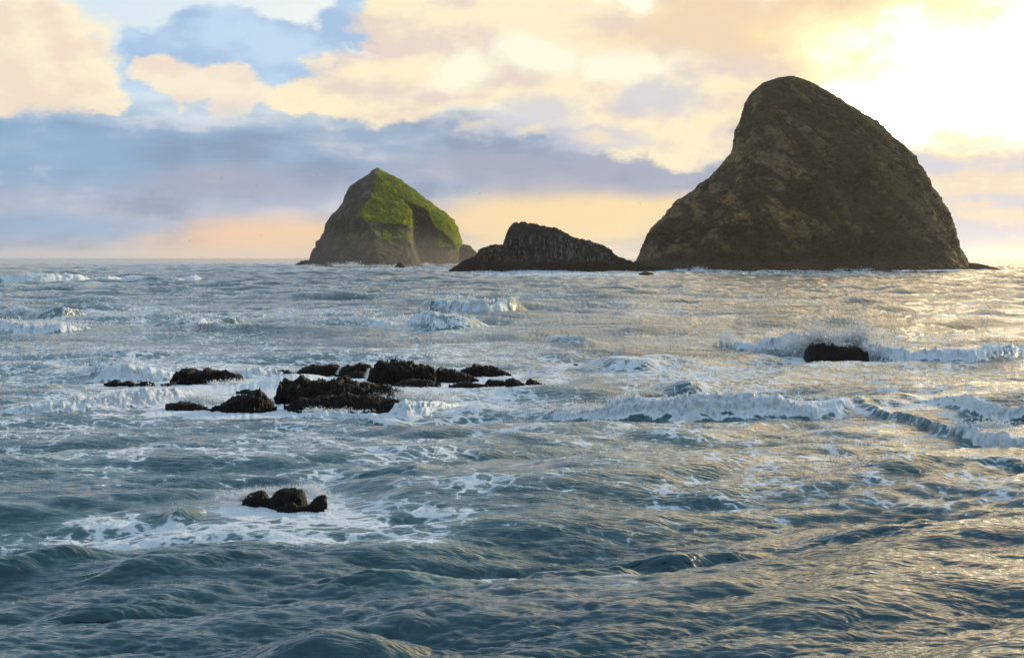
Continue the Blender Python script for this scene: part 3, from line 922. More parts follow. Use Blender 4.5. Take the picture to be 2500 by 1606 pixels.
# single waves read off the photograph: (foot of the wave as pixels, height in m, front width, back width, foam)
waves = [
    ([(1290, 1012), (1400, 1022), (1560, 1026), (1700, 1030), (1850, 1024), (1990, 1020), (2090, 1008), (2180, 1002), (2300, 1010)],
     [0.0, 0.45, 0.62, 0.9, 0.72, 0.48, 0.34, 0.26, 0.0], 0.65, 2.4, [0.3, 0.8, 1, 1, 1, 0.95, 0.4, 0.0, 0.0]),
    ([(2060, 1000), (2180, 1026), (2290, 1052), (2400, 1074), (2560, 1090)], [0.0, 0.22, 0.32, 0.5, 0.55], 0.75, 2.4, [0.0, 0.0, 0.15, 0.95, 1.0]),
    ([(2180, 992), (2290, 1000), (2400, 1016), (2560, 1022)], [0.0, 0.35, 0.55, 0.5], 0.5, 1.5, [0.2, 0.8, 0.9, 0.9]),
    ([(1740, 842), (1800, 858), (1880, 868), (1960, 870), (2060, 870), (2160, 878), (2260, 890), (2380, 892), (2480, 884), (2600, 876)],
     [0.0, 0.5, 0.8, 1.0, 1.1, 0.8, 0.6, 0.7, 0.75, 0.6], 0.7, 2.0, [0.5, 0.7, 0.95, 1, 0.9, 0.9, 0.9, 0.75, 0.6, 0.6]),
    ([(1000, 762), (1050, 768), (1120, 770), (1200, 772), (1270, 766), (1330, 760)], [0.0, 1.3, 1.75, 1.75, 1.1, 0.0], 1.7, 5.0, [0.2, 0.4, 1.0, 1.0, 0.1, 0.0]),
    ([(880, 792), (980, 800), (1060, 806), (1150, 804), (1230, 796)], [0.3, 0.9, 1.25, 1.0, 0.0], 1.5, 4.0, [0.7, 0.7, 0.55, 0.5, 0.1]),
    ([(-60, 692), (60, 694), (180, 692), (300, 688), (380, 690), (470, 688), (540, 686)], [1.1, 1.4, 1.4, 1.1, 1.2, 1.0, 0.0], 4.5, 12.0, [0.9, 1.0, 1.0, 0.8, 0.1, 0.8, 0.0]),
    ([(20, 770), (90, 780), (150, 782), (240, 776)], [0.3, 1.3, 1.3, 0.0], 1.7, 4.0, [0.5, 0.25, 0.1, 0.1]),
    ([(-30, 806), (60, 812), (150, 812), (230, 804)], [0.5, 0.6, 0.6, 0.0], 1.0, 3.0, [0.95, 1.0, 0.9, 0.2]),
    ([(350, 800), (420, 806), (480, 806), (560, 800), (640, 794)], [0.0, 0.9, 1.15, 0.6, 0.0], 1.5, 3.5, [0.1, 0.4, 0.7, 0.2, 0.0]),
    ([(190, 914), (250, 920), (310, 922), (400, 920), (470, 912)], [0.0, 0.55, 0.85, 0.35, 0.0], 0.8, 1.8, [0.3, 0.6, 0.95, 0.7, 0.3]),
    ([(560, 916), (600, 920), (650, 916), (720, 912)], [0.0, 0.5, 0.55, 0.0], 0.6, 1.4, [0.7, 1, 1, 0.8]),
    ([(0, 1010), (120, 1010), (240, 1000), (340, 990), (430, 984), (480, 975)], [0.25, 0.5, 0.55, 0.65, 0.45, 0.0], 0.6, 1.6, [0.6, 0.9, 1, 1, 0.9, 0.6]),
    ([(940, 1010), (985, 1016), (1040, 1010), (1090, 1000), (1130, 985)], [0.0, 0.7, 0.8, 0.4, 0.0], 0.7, 1.6, [0.9, 1, 1, 0.8, 0.4]),
    ([(680, 1020), (760, 1014), (830, 1012), (900, 1018), (980, 1022)], [0.0, 0.22, 0.2, 0.2, 0.0], 0.4, 0.9, [0.7, 0.8, 0.8, 0.8, 0.6]),
    ([(1300, 838), (1350, 848), (1420, 850), (1500, 846)], [0.0, 0.5, 0.42, 0.0], 1.6, 4.0, [0.1, 0.5, 0.4, 0.0]),
    ([(1440, 890), (1500, 902), (1580, 904), (1660, 894)], [0.0, 0.38, 0.40, 0.0], 1.1, 3.5, [0.0, 0.3, 0.15, 0.0]),
    ([(1600, 962), (1680, 968), (1760, 962)], [0.0, 0.5, 0.0], 0.9, 2.2, [0.1, 0.0, 0.0]),
    ([(2100, 996), (2200, 990), (2300, 978)], [0.0, 0.4, 0.0], 0.9, 2.2, [0.0, 0.0, 0.0]),
    ([(820, 1168), (880, 1178), (960, 1182), (1030, 1176), (1080, 1168)], [0.0, 0.22, 0.28, 0.28, 0.0], 0.55, 1.6, [0.0, 0.0, 0.05, 0.45, 0.0]),
    ([(380, 1252), (440, 1258), (500, 1252)], [0.0, 0.25, 0.0], 0.4, 1.2, [0.1, 0.1, 0.1]),
    ([(1430, 1360), (1520, 1352), (1620, 1350), (1720, 1346), (1830, 1330), (1930, 1310)], [0.0, 0.3, 0.42, 0.42, 0.32, 0.0], 0.50, 1.5, [0.0] * 6),
    ([(1200, 1398), (1330, 1420), (1430, 1416), (1540, 1406), (1620, 1394)], [0.0, 0.22, 0.30, 0.28, 0.0], 0.40, 1.2, [0.0] * 5),
    ([(-80, 1400), (40, 1392), (160, 1372), (280, 1352)], [0.35, 0.32, 0.22, 0.0], 0.5, 1.2, [0.0] * 4),
    ([(180, 1424), (300, 1400), (420, 1380), (560, 1362), (700, 1350)], [0.0, 0.24, 0.22, 0.16, 0.0], 0.45, 1.0, [0.0] * 5),
    ([(600, 1430), (760, 1420), (900, 1410), (1020, 1400), (1130, 1396)], [0.0, 0.20, 0.26, 0.2, 0.0], 0.40, 1.0, [0.0] * 5),
    ([(20, 1520), (120, 1512), (240, 1500), (360, 1486), (520, 1468)], [0.0, 0.16, 0.18, 0.14, 0.0], 0.5, 1.1, [0.0] * 5),
    ([(560, 1640), (660, 1650), (790, 1652), (900, 1640), (1040, 1626)], [0.0, 0.24, 0.32, 0.26, 0.0], 0.6, 1.3, [0.0] * 5),
    ([(1960, 1290), (2100, 1302), (2240, 1296), (2380, 1290)], [0.0, 0.2, 0.2, 0.0], 0.4, 1.2, [0.0] * 4),
    ([(2050, 1176), (2200, 1170), (2350, 1160), (2520, 1160)], [0.0, 0.25, 0.25, 0.2], 0.5, 1.5, [0.0] * 4),
]


def local_waves(X, Y, what='all'):
    """The single waves at plan positions: height, forward lean, foam, breaking, aerated water."""
    dz = np.zeros_like(X); oy = np.zeros_like(X); fo_ = np.zeros_like(X); br = np.zeros_like(X); ae = np.zeros_like(X)
    for wi, (pts, hs, wf, wb, fs) in enumerate(waves):
        g = np.array([ground(a, b) for a, b in pts])
        g[:, 1] += wf * 1.25
        pad = 3.0 * wb
        sel = np.nonzero((X > g[:, 0].min() - 1) & (X < g[:, 0].max() + 1) & (Y > g[:, 1].min() - pad) & (Y < g[:, 1].max() + pad))[0]
        if not len(sel):
            continue
        x, y = X[sel], Y[sel]
        wob = 1.0 * wf * fbm(x / wf * 0.30 + wi * 7.7, 0.3, 0.0, 2, 0.5)
        yc = np.interp(x, g[:, 0], g[:, 1]) + wob
        xs = np.linspace(g[0, 0], g[-1, 0], 160)
        hh = np.interp(xs, g[:, 0], hs); ff = np.interp(xs, g[:, 0], fs)
        kern = np.hanning(23); kern /= kern.sum()
        hh = np.convolve(np.pad(hh, 11, mode='edge'), kern, 'valid')
        A = np.interp(x, xs, hh, left=0, right=0) * (1 + 0.6 * fbm(x / wf * 0.32 + wi * 3.3, 0.5, 0.0, 2, 0.5))
        Fm = np.interp(x, xs, ff, left=0, right=0)
        s = y - yc
        prof = np.where(s < 0, np.exp(-np.abs(s / wf) ** 2.2), 0.65 * np.exp(-(s / (wb * 0.45)) ** 2) + 0.35 * np.exp(-(s / wb) ** 2))
        dz[sel] += A * prof
        if what == 'z':
            continue
        oy[sel] -= 0.3 * A * prof * (s < wf)
        e = np.clip(A / (0.35 * max(hs)), 0, 1)
        rag = 0.6 * fbm(x / wf * 0.8 + 9 * wi, y / wf * 1.2, A * prof / wf * 1.6, 3, 0.55)
        sr = s / wf + rag
        fo = Fm * e * sstep(sr, -1.7, -1.0) * (1 - sstep(s, 0.15 * wb, 0.8 * wb))
        fo_[sel] = np.maximum(fo_[sel], fo * 1.0)
        br[sel] = np.maximum(br[sel], sstep(Fm * e + 0.8 * rag, 0.35, 0.95) * sstep(sr, -1.35, -0.8) * (1 - sstep(s, 0.0, 0.4 * wb)))
        tone = (0.25 + 0.6 * min(1.0, max(fs) * 1.2)) * (0.85 if max(fs) > 0.05 else 0.10)
        ae[sel] = np.maximum(ae[sel], np.clip(e * prof, 0, 1) * tone)
        trail = 0.5 * Fm * e * sstep(s, 0, 0.3 * wb) * (1 - sstep(s, 1.0 * wb, 2.8 * wb))
        fo_[sel] = np.maximum(fo_[sel], trail)
    return dz, oy, fo_, br, ae

# rings of the sheet: fine where the view is close, coarse far out and all the way round
rads = [1.0, 3.0, 6.0, 9.0, 12.0]
d = 14.0
while d < 21.0:
    rads.append(d); d += 0.14
kpx = CAM_H * FPX * 1024 / 2500
while d < 1250.0:
    rads.append(d)
    d += min(max(d * d / kpx * 0.92, 0.04), 1.15 if d < 300 else (1.15 + (d - 300) / 220.0))
while d < 20000.0:
    rads.append(d); d *= 1.09
rads = np.array(rads)
fine_a = np.linspace(R(-21.2), R(21.2), 760)
mid_l = np.linspace(R(-34), R(-21.2), 50)[:-1]
mid_r = np.linspace(R(21.2), R(34), 50)[1:]
rest = np.linspace(R(34), R(326), 74)[1:-1]
angs = np.concatenate([mid_l, fine_a, mid_r, rest])
NR, NC = len(rads), len(angs)
RR, AA = np.meshgrid(rads, angs, indexing='ij')
# crowd the rings together where a wave stands up steeply, so that its face is well drawn
i0, i1 = int(np.searchsorted(rads, 24.0)), int(np.searchsorted(rads, 440.0))
rf = np.interp(np.linspace(i0, i1, 2600), np.arange(NR), rads)
jj = np.nonzero(np.cos(angs) > 0.80)[0]
FR, FA = np.meshgrid(rf, angs[jj], indexing='ij')
zz = local_waves((FR * np.sin(FA)).ravel(), (FR * np.cos(FA)).ravel(), 'z')[0].reshape(FR.shape)
den = 1.0 + 5.0 * np.clip(np.abs(np.gradient(zz, rf, axis=0)), 0, 1.6)
for _ in range(3):
    den[:, 1:-1] = (den[:, :-2] + den[:, 1:-1] * 2 + den[:, 2:]) / 4
cum = np.concatenate([np.zeros((1, len(jj))), np.cumsum((den[1:] + den[:-1]) / 2, axis=0)])
cum = i0 + (i1 - i0) * cum / cum[-1:]
for q_, j in enumerate(jj):
    RR[i0:i1 + 1, j] = np.interp(np.arange(i0, i1 + 1), cum[:, q_], rf)
drm = np.gradient(RR, axis=0)
RR, AA = RR.ravel(), AA.ravel()
SX, SY = RR * np.sin(AA), RR * np.cos(AA)
dr = np.gradient(rads)
da = np.gradient(np.unwrap(angs))
lat = (rads[:, None] * np.abs(da)[None, :]).ravel()
spac = np.maximum(drm.ravel() * 0.42, lat * 0.8)
in_fan = np.cos(AA) > 0.75

HEAD = R(-90 + 12)               # waves run towards the camera, a little to the right
tA = make_tile(173.0, 512, 1.0, 17.0, 0.185, 6, 0.0, 1, slope=3.0, choppy=1.2)
tB = make_tile(41.0, 512, 0.20, 3.0, 0.041, 5, 0.0, 2, slope=2.75, choppy=1.3)
tC = make_tile(11.3, 512, 0.09, 0.55, 0.0105, 3.5, 0.0, 3, slope=2.6, choppy=1.3)
SZ = np.zeros_like(SX); OX = np.zeros_like(SX); OY = np.zeros_like(SX)
FO = np.zeros_like(SX); AE = np.zeros_like(SX)

# calm and lively patches
calm = 0.75 + 0.9 * fbm(SX * 0.045, SY * 0.03, 0.0, 2)
reef_c = np.exp(-(((SX + 9) / 16) ** 2 + ((SY - 62) / 9) ** 2))
live = np.clip(calm, 0.35, 1.5) * (1 - 0.4 * reef_c)
far = sstep(SY, 80, 260)
for tile, rot, g in ((tA, HEAD, 1.0 + 0.9 * far), (tA, HEAD + R(31), 0.55 * (1 + far)), (tB, HEAD + R(10), live), (tB, HEAD - R(24), 0.75 * live), (tC, HEAD + R(22), live), (tC, HEAD - R(14), 0.9 * live)):
    h, ax, ay = sample_tile(tile, SX, SY, spac, rot)
    g = g * np.where(RR > 1400, np.clip(1400 / RR, 0, 1), 1.0)
    SZ += h * g; OX -= ax * g; OY -= ay * g

for cx, cy, hx, hy, rch in FOOT:
    if cy < 120:
        q = np.hypot(np.maximum(np.abs(SX - cx) - hx, 0), np.maximum(np.abs(SY - cy) - hy, 0))
        k_ = 1 - sstep(q, 0.3, 2.6)
        SZ = SZ * (1 - 0.7 * k_) - 0.06 * k_
dzw, oyw, fow, BREAK, aew = local_waves(SX, SY)
dzw, oyw, fow, BREAK, aew = (v * in_fan for v in (dzw, oyw, fow, BREAK, aew))
SZ += dzw; OY += oyw
FO = np.maximum(FO, fow); AE = np.maximum(AE, aew)

# sheets of loose foam: pixel boxes of the photograph laid on the water
aprons = [
    (180, 1340, 905, 985, 0.62), (380, 1050, 930, 962, 0.85), (0, 520, 940, 1015, 0.58), (200, 640, 950, 990, 0.8), (640, 1000, 910, 935, 0.7), (940, 1420, 930, 1030, 0.55), (400, 1300, 1000, 1060, 0.46), (300, 1300, 1060, 1170, 0.44), (1150, 1900, 1120, 1240, 0.33), (0, 500, 1080, 1200, 0.40), (900, 1500, 1300, 1420, 0.36),
    (500, 800, 1055, 1100, 0.45), (900, 2000, 1010, 1100, 0.38), (1250, 1800, 1030, 1130, 0.35), (560, 880, 1185, 1262, 0.58), (-60, 640, 1235, 1320, 0.54), (380, 1150, 1240, 1320, 0.54), (760, 1160, 1210, 1290, 0.5),
    (-40, 420, 740, 830, 0.45), (300, 1000, 755, 800, 0.42), (900, 1300, 775, 840, 0.42), (560, 1000, 745, 800, 0.40), (1600, 2520, 860, 930, 0.42), (1750, 2300, 870, 905, 0.55), (-60, 300, 690, 712, 0.35),
    (1400, 1640, 1410, 1470, 0.36), (1690, 2100, 1290, 1370, 0.22), (1080, 1640, 660, 684, 0.55), (1560, 2460, 662, 682, 0.42), (740, 1140, 648, 668, 0.40), (2000, 2520, 1040, 1110, 0.36), (0, 300, 860, 960, 0.34), (180, 420, 880, 940, 0.5),
    (520, 760, 880, 925, 0.5), (1500, 2100, 930, 1010, 0.3),
]
wx = 0.55 * fbm(SX * 0.25, SY * 0.16, 3.0, 4); wy = 0.55 * fbm(SX * 0.25 + 40, SY * 0.16, 3.0, 4)
for x0, x1, y0, y1, f in aprons:
    cx, cy = ground((x0 + x1) / 2, (y0 + y1) / 2)
    rx = (x1 - x0) / 2 / FPX * cy * 1.2
    ya, yb = ground(0, max(y0, 640))[1], ground(0, y1)[1]
    ry = np.where(SY > cy, ya - cy, cy - yb) * 1.15
    q = np.hypot((SX - cx) / rx + wx * 0.8, (SY - cy) / ry + wy * 0.8)
    FO = np.maximum(FO, f * (1 - sstep(q, 0.35, 1.15)) * in_fan)
    AE = np.maximum(AE, 0.8 * f * (1 - sstep(q, 0.2, 1.4)) * in_fan)
for cx, cy, hx, hy, rch in FOOT:
    q = np.hypot(np.maximum(np.abs(SX - cx) - hx, 0), np.maximum(np.abs(SY - cy) - hy, 0))
    FO = np.maximum(FO, 0.8 * (1 - sstep(q, 0.0, rch * 2.2)) * in_fan)
for Dd, xa, xb, dp in ((TALL_D, 1600, 2350, 56), (GRN_D, 755, 1120, 52)):
    x0, x1 = (xa - 1250) / FPX * Dd, (xb - 1250) / FPX * Dd
    q = np.hypot(np.maximum(np.abs(SX - (x0 + x1) / 2) - (x1 - x0) / 2 * 0.9, 0), np.maximum(np.abs(SY - Dd) - dp, 0))
    FO = np.maximum(FO, 0.75 * (1 - sstep(q, 0.0, 14.0)))
# streaks that the wind leaves over the whole middle water
base = 0.41 + 0.62 * fbm(SX * 0.05, SY * 0.03, 8.0, 4)
FO = np.maximum(FO, np.clip(base, 0, 0.54) * sstep(SY, 25, 38) * (1 - 0.33 * sstep(SY, 65, 110) - 0.4 * sstep(SY, 160, 420)) * (1 - 0.3 * sstep(SX, 0, 8) * (1 - sstep(SY, 48, 60))))
FO = np.maximum(FO, np.clip(0.10 + 0.2 * fbm(SX * 0.1, SY * 0.06, 8.0, 3), 0, 0.25))
# churned water stands up in lumps
lum = np.clip(np.maximum(BREAK, sstep(FO, 0.62, 0.95) * 0.55), 0, 1)
sel = np.nonzero((lum > 0.02) & in_fan & (SY < 420))[0]
sc_ = np.clip(SY[sel] / 60.0, 0.8, 3.5)
zw = 2.4 * dzw[sel] / sc_
bl = sum(a_ * np.abs(pn(SX[sel] / sc_ * f_, SY[sel] / sc_ * f_ * 0.5 + 3 * f_, zw * f_)) for a_, f_ in ((1.0, 1.9), (0.7, 4.3), (0.5, 9.1), (0.3, 19.0)))
SZ[sel] += lum[sel] * (bl - 0.3) * 0.34 * sc_
OY[sel] -= lum[sel] * (bl - 0.3) * 0.42 * sc_

VS = np.stack([SX + OX, SY + OY, SZ], -1)
far_r = RR > 1400
VS[far_r, 0], VS[far_r, 1] = SX[far_r], SY[far_r]
quads = grid_quads(NR, NC, True)[:, ::-1]
me = mesh_np('sea', VS, quads)
set_attr(me, 'foam', FO)
set_attr(me, 'aerated', np.clip(AE, 0, 1))
set_attr(me, 'coarse', sstep(np.repeat(dr, NC), 0.15, 0.8))
set_attr(me, 'broken', np.clip(BREAK, 0, 1))

m, N = new_mat('sea_water')
co = obj_coord(N)
cs = N.v('MULTIPLY', co, (0.75, 1.0, 0.6))
wcol = N.noise(co, 1.1, 3, 0.5, color=True)
cw = N.v('ADD', cs, N.v('MULTIPLY', N.v('SUBTRACT', wcol, (0.5, 0.5, 0.5)), (0.9, 0.9, 0.0)))
n_big = N.noise(cw, 0.9, 9, 0.62)
n_fin = N.noise(cs, 5.0, 6, 0.6)
ve = N.voro(cw, 2.3, 'DISTANCE_TO_EDGE')
lace = N.ramp(ve, 0.0, 0.22, 1.0, 0.0)
n_mid = N.noise(cw, 3.1, 7, 0.65, dist=0.6)
pat = N.add(N.add(N.mul(N.ramp(n_big, 0.28, 0.72, smooth=False), 0.48), N.mul(N.ramp(n_mid, 0.28, 0.72, smooth=False), 0.28)), N.add(N.mul(lace, 0.21), N.mul(N.ramp(n_fin, 0.3, 0.7, smooth=False), 0.12)))
F = N.attr('foam')
th = N.m('SUBTRACT', 1.02, F)
mask = N.ramp(N.m('SUBTRACT', pat, th), -0.05, 0.09)
mask = N.mx(mask, N.mul(N.attr('broken'), N.ramp(N.add(N.mul(n_big, 0.6), N.mul(n_mid, 0.4)), 0.30, 0.50)))
thin = N.ramp(N.m('SUBTRACT', pat, th), -0.34, 0.10)
deep = N.mix(N.noise(co, 0.06, 3, 0.5), (0.006, 0.039, 0.058), (0.010, 0.052, 0.064))
aer = N.attr('aerated')
body = N.mix(N.mul(aer, 0.75), deep, (0.060, 0.150, 0.140))
body = N.mix(N.mul(thin, 0.45), body, (0.17, 0.27, 0.28))
rip = N.v('ADD', N.v('MULTIPLY', co, (0.50, 1.45, 1.0)), N.v('MULTIPLY', N.v('SUBTRACT', N.noise(co, 0.7, 2, 0.5, color=True), (0.5, 0.5, 0.5)), (0.6, 0.9, 0.0)))
r1 = N.noise(rip, 2.2, 2, 0.5, dist=0.6)
r1 = N.m('SUBTRACT', N.mul(r1, 0.6), N.mul(N.m('ABSOLUTE', N.m('SUBTRACT', N.noise(rip, 1.7, 2.5, 0.5, dist=0.5), 0.5)), 1.3))     # peaked crests
r2 = N.noise(rip, 5.2, 1.2, 0.5, dist=0.3)
r3 = N.noise(rip, 11.0, 1.0, 0.5, dist=0.2)
r0 = N.noise(N.v('MULTIPLY', co, (0.62, 1.2, 1.0)), 0.95, 4, 0.55, dist=0.5)
paw = N.ramp(N.noise(N.v('MULTIPLY', co, (0.10, 0.22, 0.1)), 1.0, 3, 0.55), 0.36, 0.62, 0.45, 1.25)     # rippled and glassy patches
paw = N.m('MAXIMUM', paw, N.attr('coarse'))
nrm = bump(N, N.add(N.mul(r0, N.add(0.25, N.mul(N.attr('coarse'), 1.8))), N.mul(paw, N.add(N.mul(r1, N.add(0.36, N.mul(N.attr('coarse'), 0.4))), N.add(N.mul(r2, 0.42), N.mul(r3, 0.13))))), 1.0, 0.085)
w_a = principled(N, body, 0.035, nrm, spec=0.5, ior=1.45)
w_b = principled(N, body, 0.28, nrm, spec=0.5, ior=1.45)          # the share of the surface roughened by ripples too small to draw
wmix = N.new('ShaderNodeMixShader'); wmix.inputs[0].default_value = 0.26
N.t.links.new(w_a, wmix.inputs[1]); N.t.links.new(w_b, wmix.inputs[2])
water = wmix.outputs[0]
fcol = N.mix(N.ramp(n_fin, 0.3, 0.7), lin(214, 222, 230), lin(238, 240, 242))
fd = N.new('ShaderNodeBsdfDiffuse')
N.put(fd.inputs['Color'], fcol)
N.put(fd.inputs['Normal'], bump(N, N.add(n_fin, N.mul(N.noise(co, 18.0, 4, 0.6), 0.3)), 0.8, 0.10))
ft = N.new('ShaderNodeBsdfTranslucent')
N.put(ft.inputs['Color'], fcol)
fm_ = N.new('ShaderNodeMixShader'); fm_.inputs[0].default_value = 0.22
N.t.links.new(fd.outputs[0], fm_.inputs[1]); N.t.links.new(ft.outputs[0], fm_.inputs[2])
mixs = N.new('ShaderNodeMixShader')
N.put(mixs.inputs[0], N.mul(mask, 0.93))
N.t.links.new(water, mixs.inputs[1]); N.t.links.new(fm_.outputs[0], mixs.inputs[2])
finish(N, mixs.outputs[0])
sea = link('sea', me, m)
tag(sea, 'choppy blue green sea with foam streaks running to the horizon', 'sea', kind='structure')


# ------------------------------------------------------------------ spray: swarms of small drops thrown up by the waves
m, N = new_mat('white_spray')
sd = N.new('ShaderNodeBsdfDiffuse'); sd.inputs['Color'].default_value = (0.86, 0.88, 0.90, 1)
st = N.new('ShaderNodeBsdfTranslucent'); st.inputs['Color'].default_value = (0.86, 0.88, 0.90, 1)
sm = N.new('ShaderNodeMixShader'); sm.inputs[0].default_value = 0.45
N.t.links.new(sd.outputs[0], sm.inputs[1]); N.t.links.new(st.outputs[0], sm.inputs[2])
finish(N, sm.outputs[0])
MAT_SPRAY = m
TET = np.array([(1, 1, 1), (1, -1, -1), (-1, 1, -1), (-1, -1, 1)], float) * 0.75
TETF = np.array([(0, 1, 2), (0, 3, 1), (0, 2, 3), (1, 3, 2)])


def drops(name, P_, rad, label):
    n = len(P_)
    q_ = rng.normal(size=(n, 4)); q_ /= np.linalg.norm(q_, axis=1, keepdims=True)
    w, x, y, z = q_.T
    M = np.stack([1 - 2 * (y * y + z * z), 2 * (x * y - z * w), 2 * (x * z + y * w), 2 * (x * y + z * w), 1 - 2 * (x * x + z * z), 2 * (y * z - x * w),
                  2 * (x * z - y * w), 2 * (y * z + x * w), 1 - 2 * (x * x + y * y)], -1).reshape(n, 3, 3)
    org = P_.mean(0)
    V = (P_ - org)[:, None, :] + np.einsum('nij,kj->nki', M, TET) * rad[:, None, None]
    F_ = (TETF[None] + 4 * np.arange(n)[:, None, None]).reshape(-1, 3)
    o = link(name, mesh_np(name, V.reshape(-1, 3), F_, False), MAT_SPRAY, None, org)
    return tag(o, label, 'spray', kind='stuff')


def plume(px, py, wpx, hpx, n, r0, jets=7, lean=0.0, depth=0.6, z0=0.0):
    """Drops of one burst: several jets of unequal height that fan out from a foot on the water."""
    gx, gy = ground(px, py)
    ppm = FPX / gy
    w, h = wpx / ppm, hpx / ppm
    jx = rng.uniform(-0.5, 0.5, jets) * w
    jh = h * rng.uniform(0.55, 1.1, jets) * (1 - 0.8 * np.abs(jx / w) ** 1.5)
    js = rng.uniform(0.06, 0.16, jets) * w
    k = rng.integers(0, jets, n)
    u = rng.beta(1.15, 1.5, n)
    x = gx + jx[k] + rng.normal(size=n) * js[k] * (0.5 + 1.3 * u) + lean * u * h + jx[k] * 0.4 * u
    z = z0 + jh[k] * u * rng.uniform(0.8, 1.1, n)
    y = gy + rng.normal(size=n) * depth * (0.4 + 0.6 * u)
    cl = fbm(x * 3.0, y * 2.0, z * 3.0, 3, 0.6)
    keep = rng.uniform(size=n) < np.clip(0.55 + 1.6 * cl, 0.05, 1)
    rad = r0 * rng.lognormal(0, 0.45, n) * (1.15 - 0.7 * u)
    return np.stack([x, y, z], -1)[keep], rad[keep]


def join(*pl):
    return np.concatenate([a for a, b in pl]), np.concatenate([b for a, b in pl])


def crest_drops(wi, n, r0, hmax):
    """Drops torn off along the crest of one of the waves."""
    pts, hs, wf, wb, fs = waves[wi]
    g = np.array([ground(a, b) for a, b in pts]); g[:, 1] += wf * 1.25
    x = rng.uniform(g[0, 0], g[-1, 0], n)
    f = np.interp(x, g[:, 0], fs)
    tuft = np.clip(0.4 + 1.8 * fbm(x * 1.6 + wi, 0.2, 0.7, 3, 0.6), 0, 1.4)
    keep = rng.uniform(size=n) < sstep(f, 0.3, 0.9) * np.clip(tuft, 0.05, 1)
    x, tuft = x[keep], tuft[keep]
    y = np.interp(x, g[:, 0], g[:, 1]) + 1.0 * wf * fbm(x / wf * 0.30 + wi * 7.7, 0.3, 0.0, 2, 0.5)
    y = y + rng.normal(size=len(x)) * wf * 0.35 - wf * 0.2
    z0 = local_waves(x, y, 'z')[0]
    u = rng.exponential(0.3, len(x))
    z = z0 + hmax * u * (0.3 + tuft) - 0.04
    return np.stack([x, y, z], -1), r0 * rng.lognormal(0, 0.4, len(x)) * np.clip(1.1 - 0.35 * u, 0.4, 1)


drops('spray', *join(plume(2035, 873.5, 150, 116, 60000, 0.022, 12, 0.0, 0.35), plume(2040, 872, 240, 60, 20000, 0.02, 12, 0.0, 0.5), plume(1985, 868, 130, 48, 14000, 0.02, 9), plume(2046, 880, 76, 34, 12000, 0.017, 5, 0, 0.10, 0.62), plume(2112, 880, 34, 40, 4000, 0.018, 4, 0, 0.12, 0.35), plume(2130, 876, 120, 44, 10000, 0.02, 8), plume(1930, 868, 150, 40, 12000, 0.02, 9),
                   plume(1778, 850, 44, 62, 7000, 0.019, 4, 0.1), crest_drops(3, 7000, 0.026, 0.35)), 'white burst of spray thrown up behind the dark brown rock on the right')
drops('spray', *crest_drops(0, 16000, 0.017, 0.28), 'ragged spray along the crest of the long white breaker in front right')
drops('spray', *join(plume(1020, 985, 110, 45, 8000, 0.019, 8, 0.3), plume(975, 985, 60, 45, 1800, 0.014, 6, -0.5)), 'spray fanning off the right end of the largest reef slab')
drops('spray', *join(plume(612, 914, 80, 26, 4000, 0.022, 6), plume(705, 910, 40, 18, 1200, 0.02, 4)), 'white spray breaking behind the reef, right of its jagged rock')
drops('spray', *join(plume(556, 944, 60, 26, 3000, 0.02, 6), plume(585, 935, 40, 20, 1000, 0.018, 4)), 'spray leaping at the front of the jagged reef rock')
drops('spray', *join(plume(395, 976, 90, 44, 4500, 0.02, 6), plume(480, 978, 120, 26, 3000, 0.02, 7), plume(280, 984, 160, 26, 4500, 0.02, 9), crest_drops(12, 3500, 0.019, 0.2)), 'tumbling spray left in front of the reef')
drops('spray', *join(plume(320, 908, 70, 24, 3000, 0.022, 6), crest_drops(10, 1500, 0.02, 0.2)), 'white spray on the wave crest behind the left end of the reef')
drops('spray', *join(plume(590, 1222, 80, 40, 12000, 0.0065, 9, -0.2, 0.25), plume(660, 1208, 110, 26, 8000, 0.006, 9, 0, 0.25), plume(735, 1206, 110, 36, 12000, 0.006, 10, 0, 0.25), plume(800, 1216, 80, 22, 5000, 0.006, 7, 0.2, 0.25)),
      'low white spray behind the mussel rocks closest to the camera')
drops('spray', *join(plume(770, 1008, 60, 18, 1500, 0.016, 6, 0, 0.25), plume(840, 1006, 80, 14, 1500, 0.015, 6, 0, 0.25)), 'little splashes along the front edge of the largest reef slab')
drops('spray', *join(crest_drops(4, 2500, 0.05, 0.5), plume(1165, 742, 60, 10, 500, 0.045, 4)), 'spray along the lip of the curling wave in the open middle water')
drops('spray', *join(crest_drops(5, 3500, 0.04, 0.5), crest_drops(9, 1500, 0.04, 0.5)), 'spray on the green crest before the curling wave')
drops('spray', *join(crest_drops(8, 2500, 0.045, 0.5), plume(120, 800, 40, 22, 700, 0.04, 4), plume(150, 800, 30, 22, 500, 0.04, 3)), 'spray on the broken wave at the left edge')
drops('spray', *crest_drops(6, 4500, 0.06, 0.6), 'far white breaker top at the left edge near the horizon')
drops('spray', *crest_drops(1, 5000, 0.016, 0.25), 'spray on the breaker rolling in at the right edge')

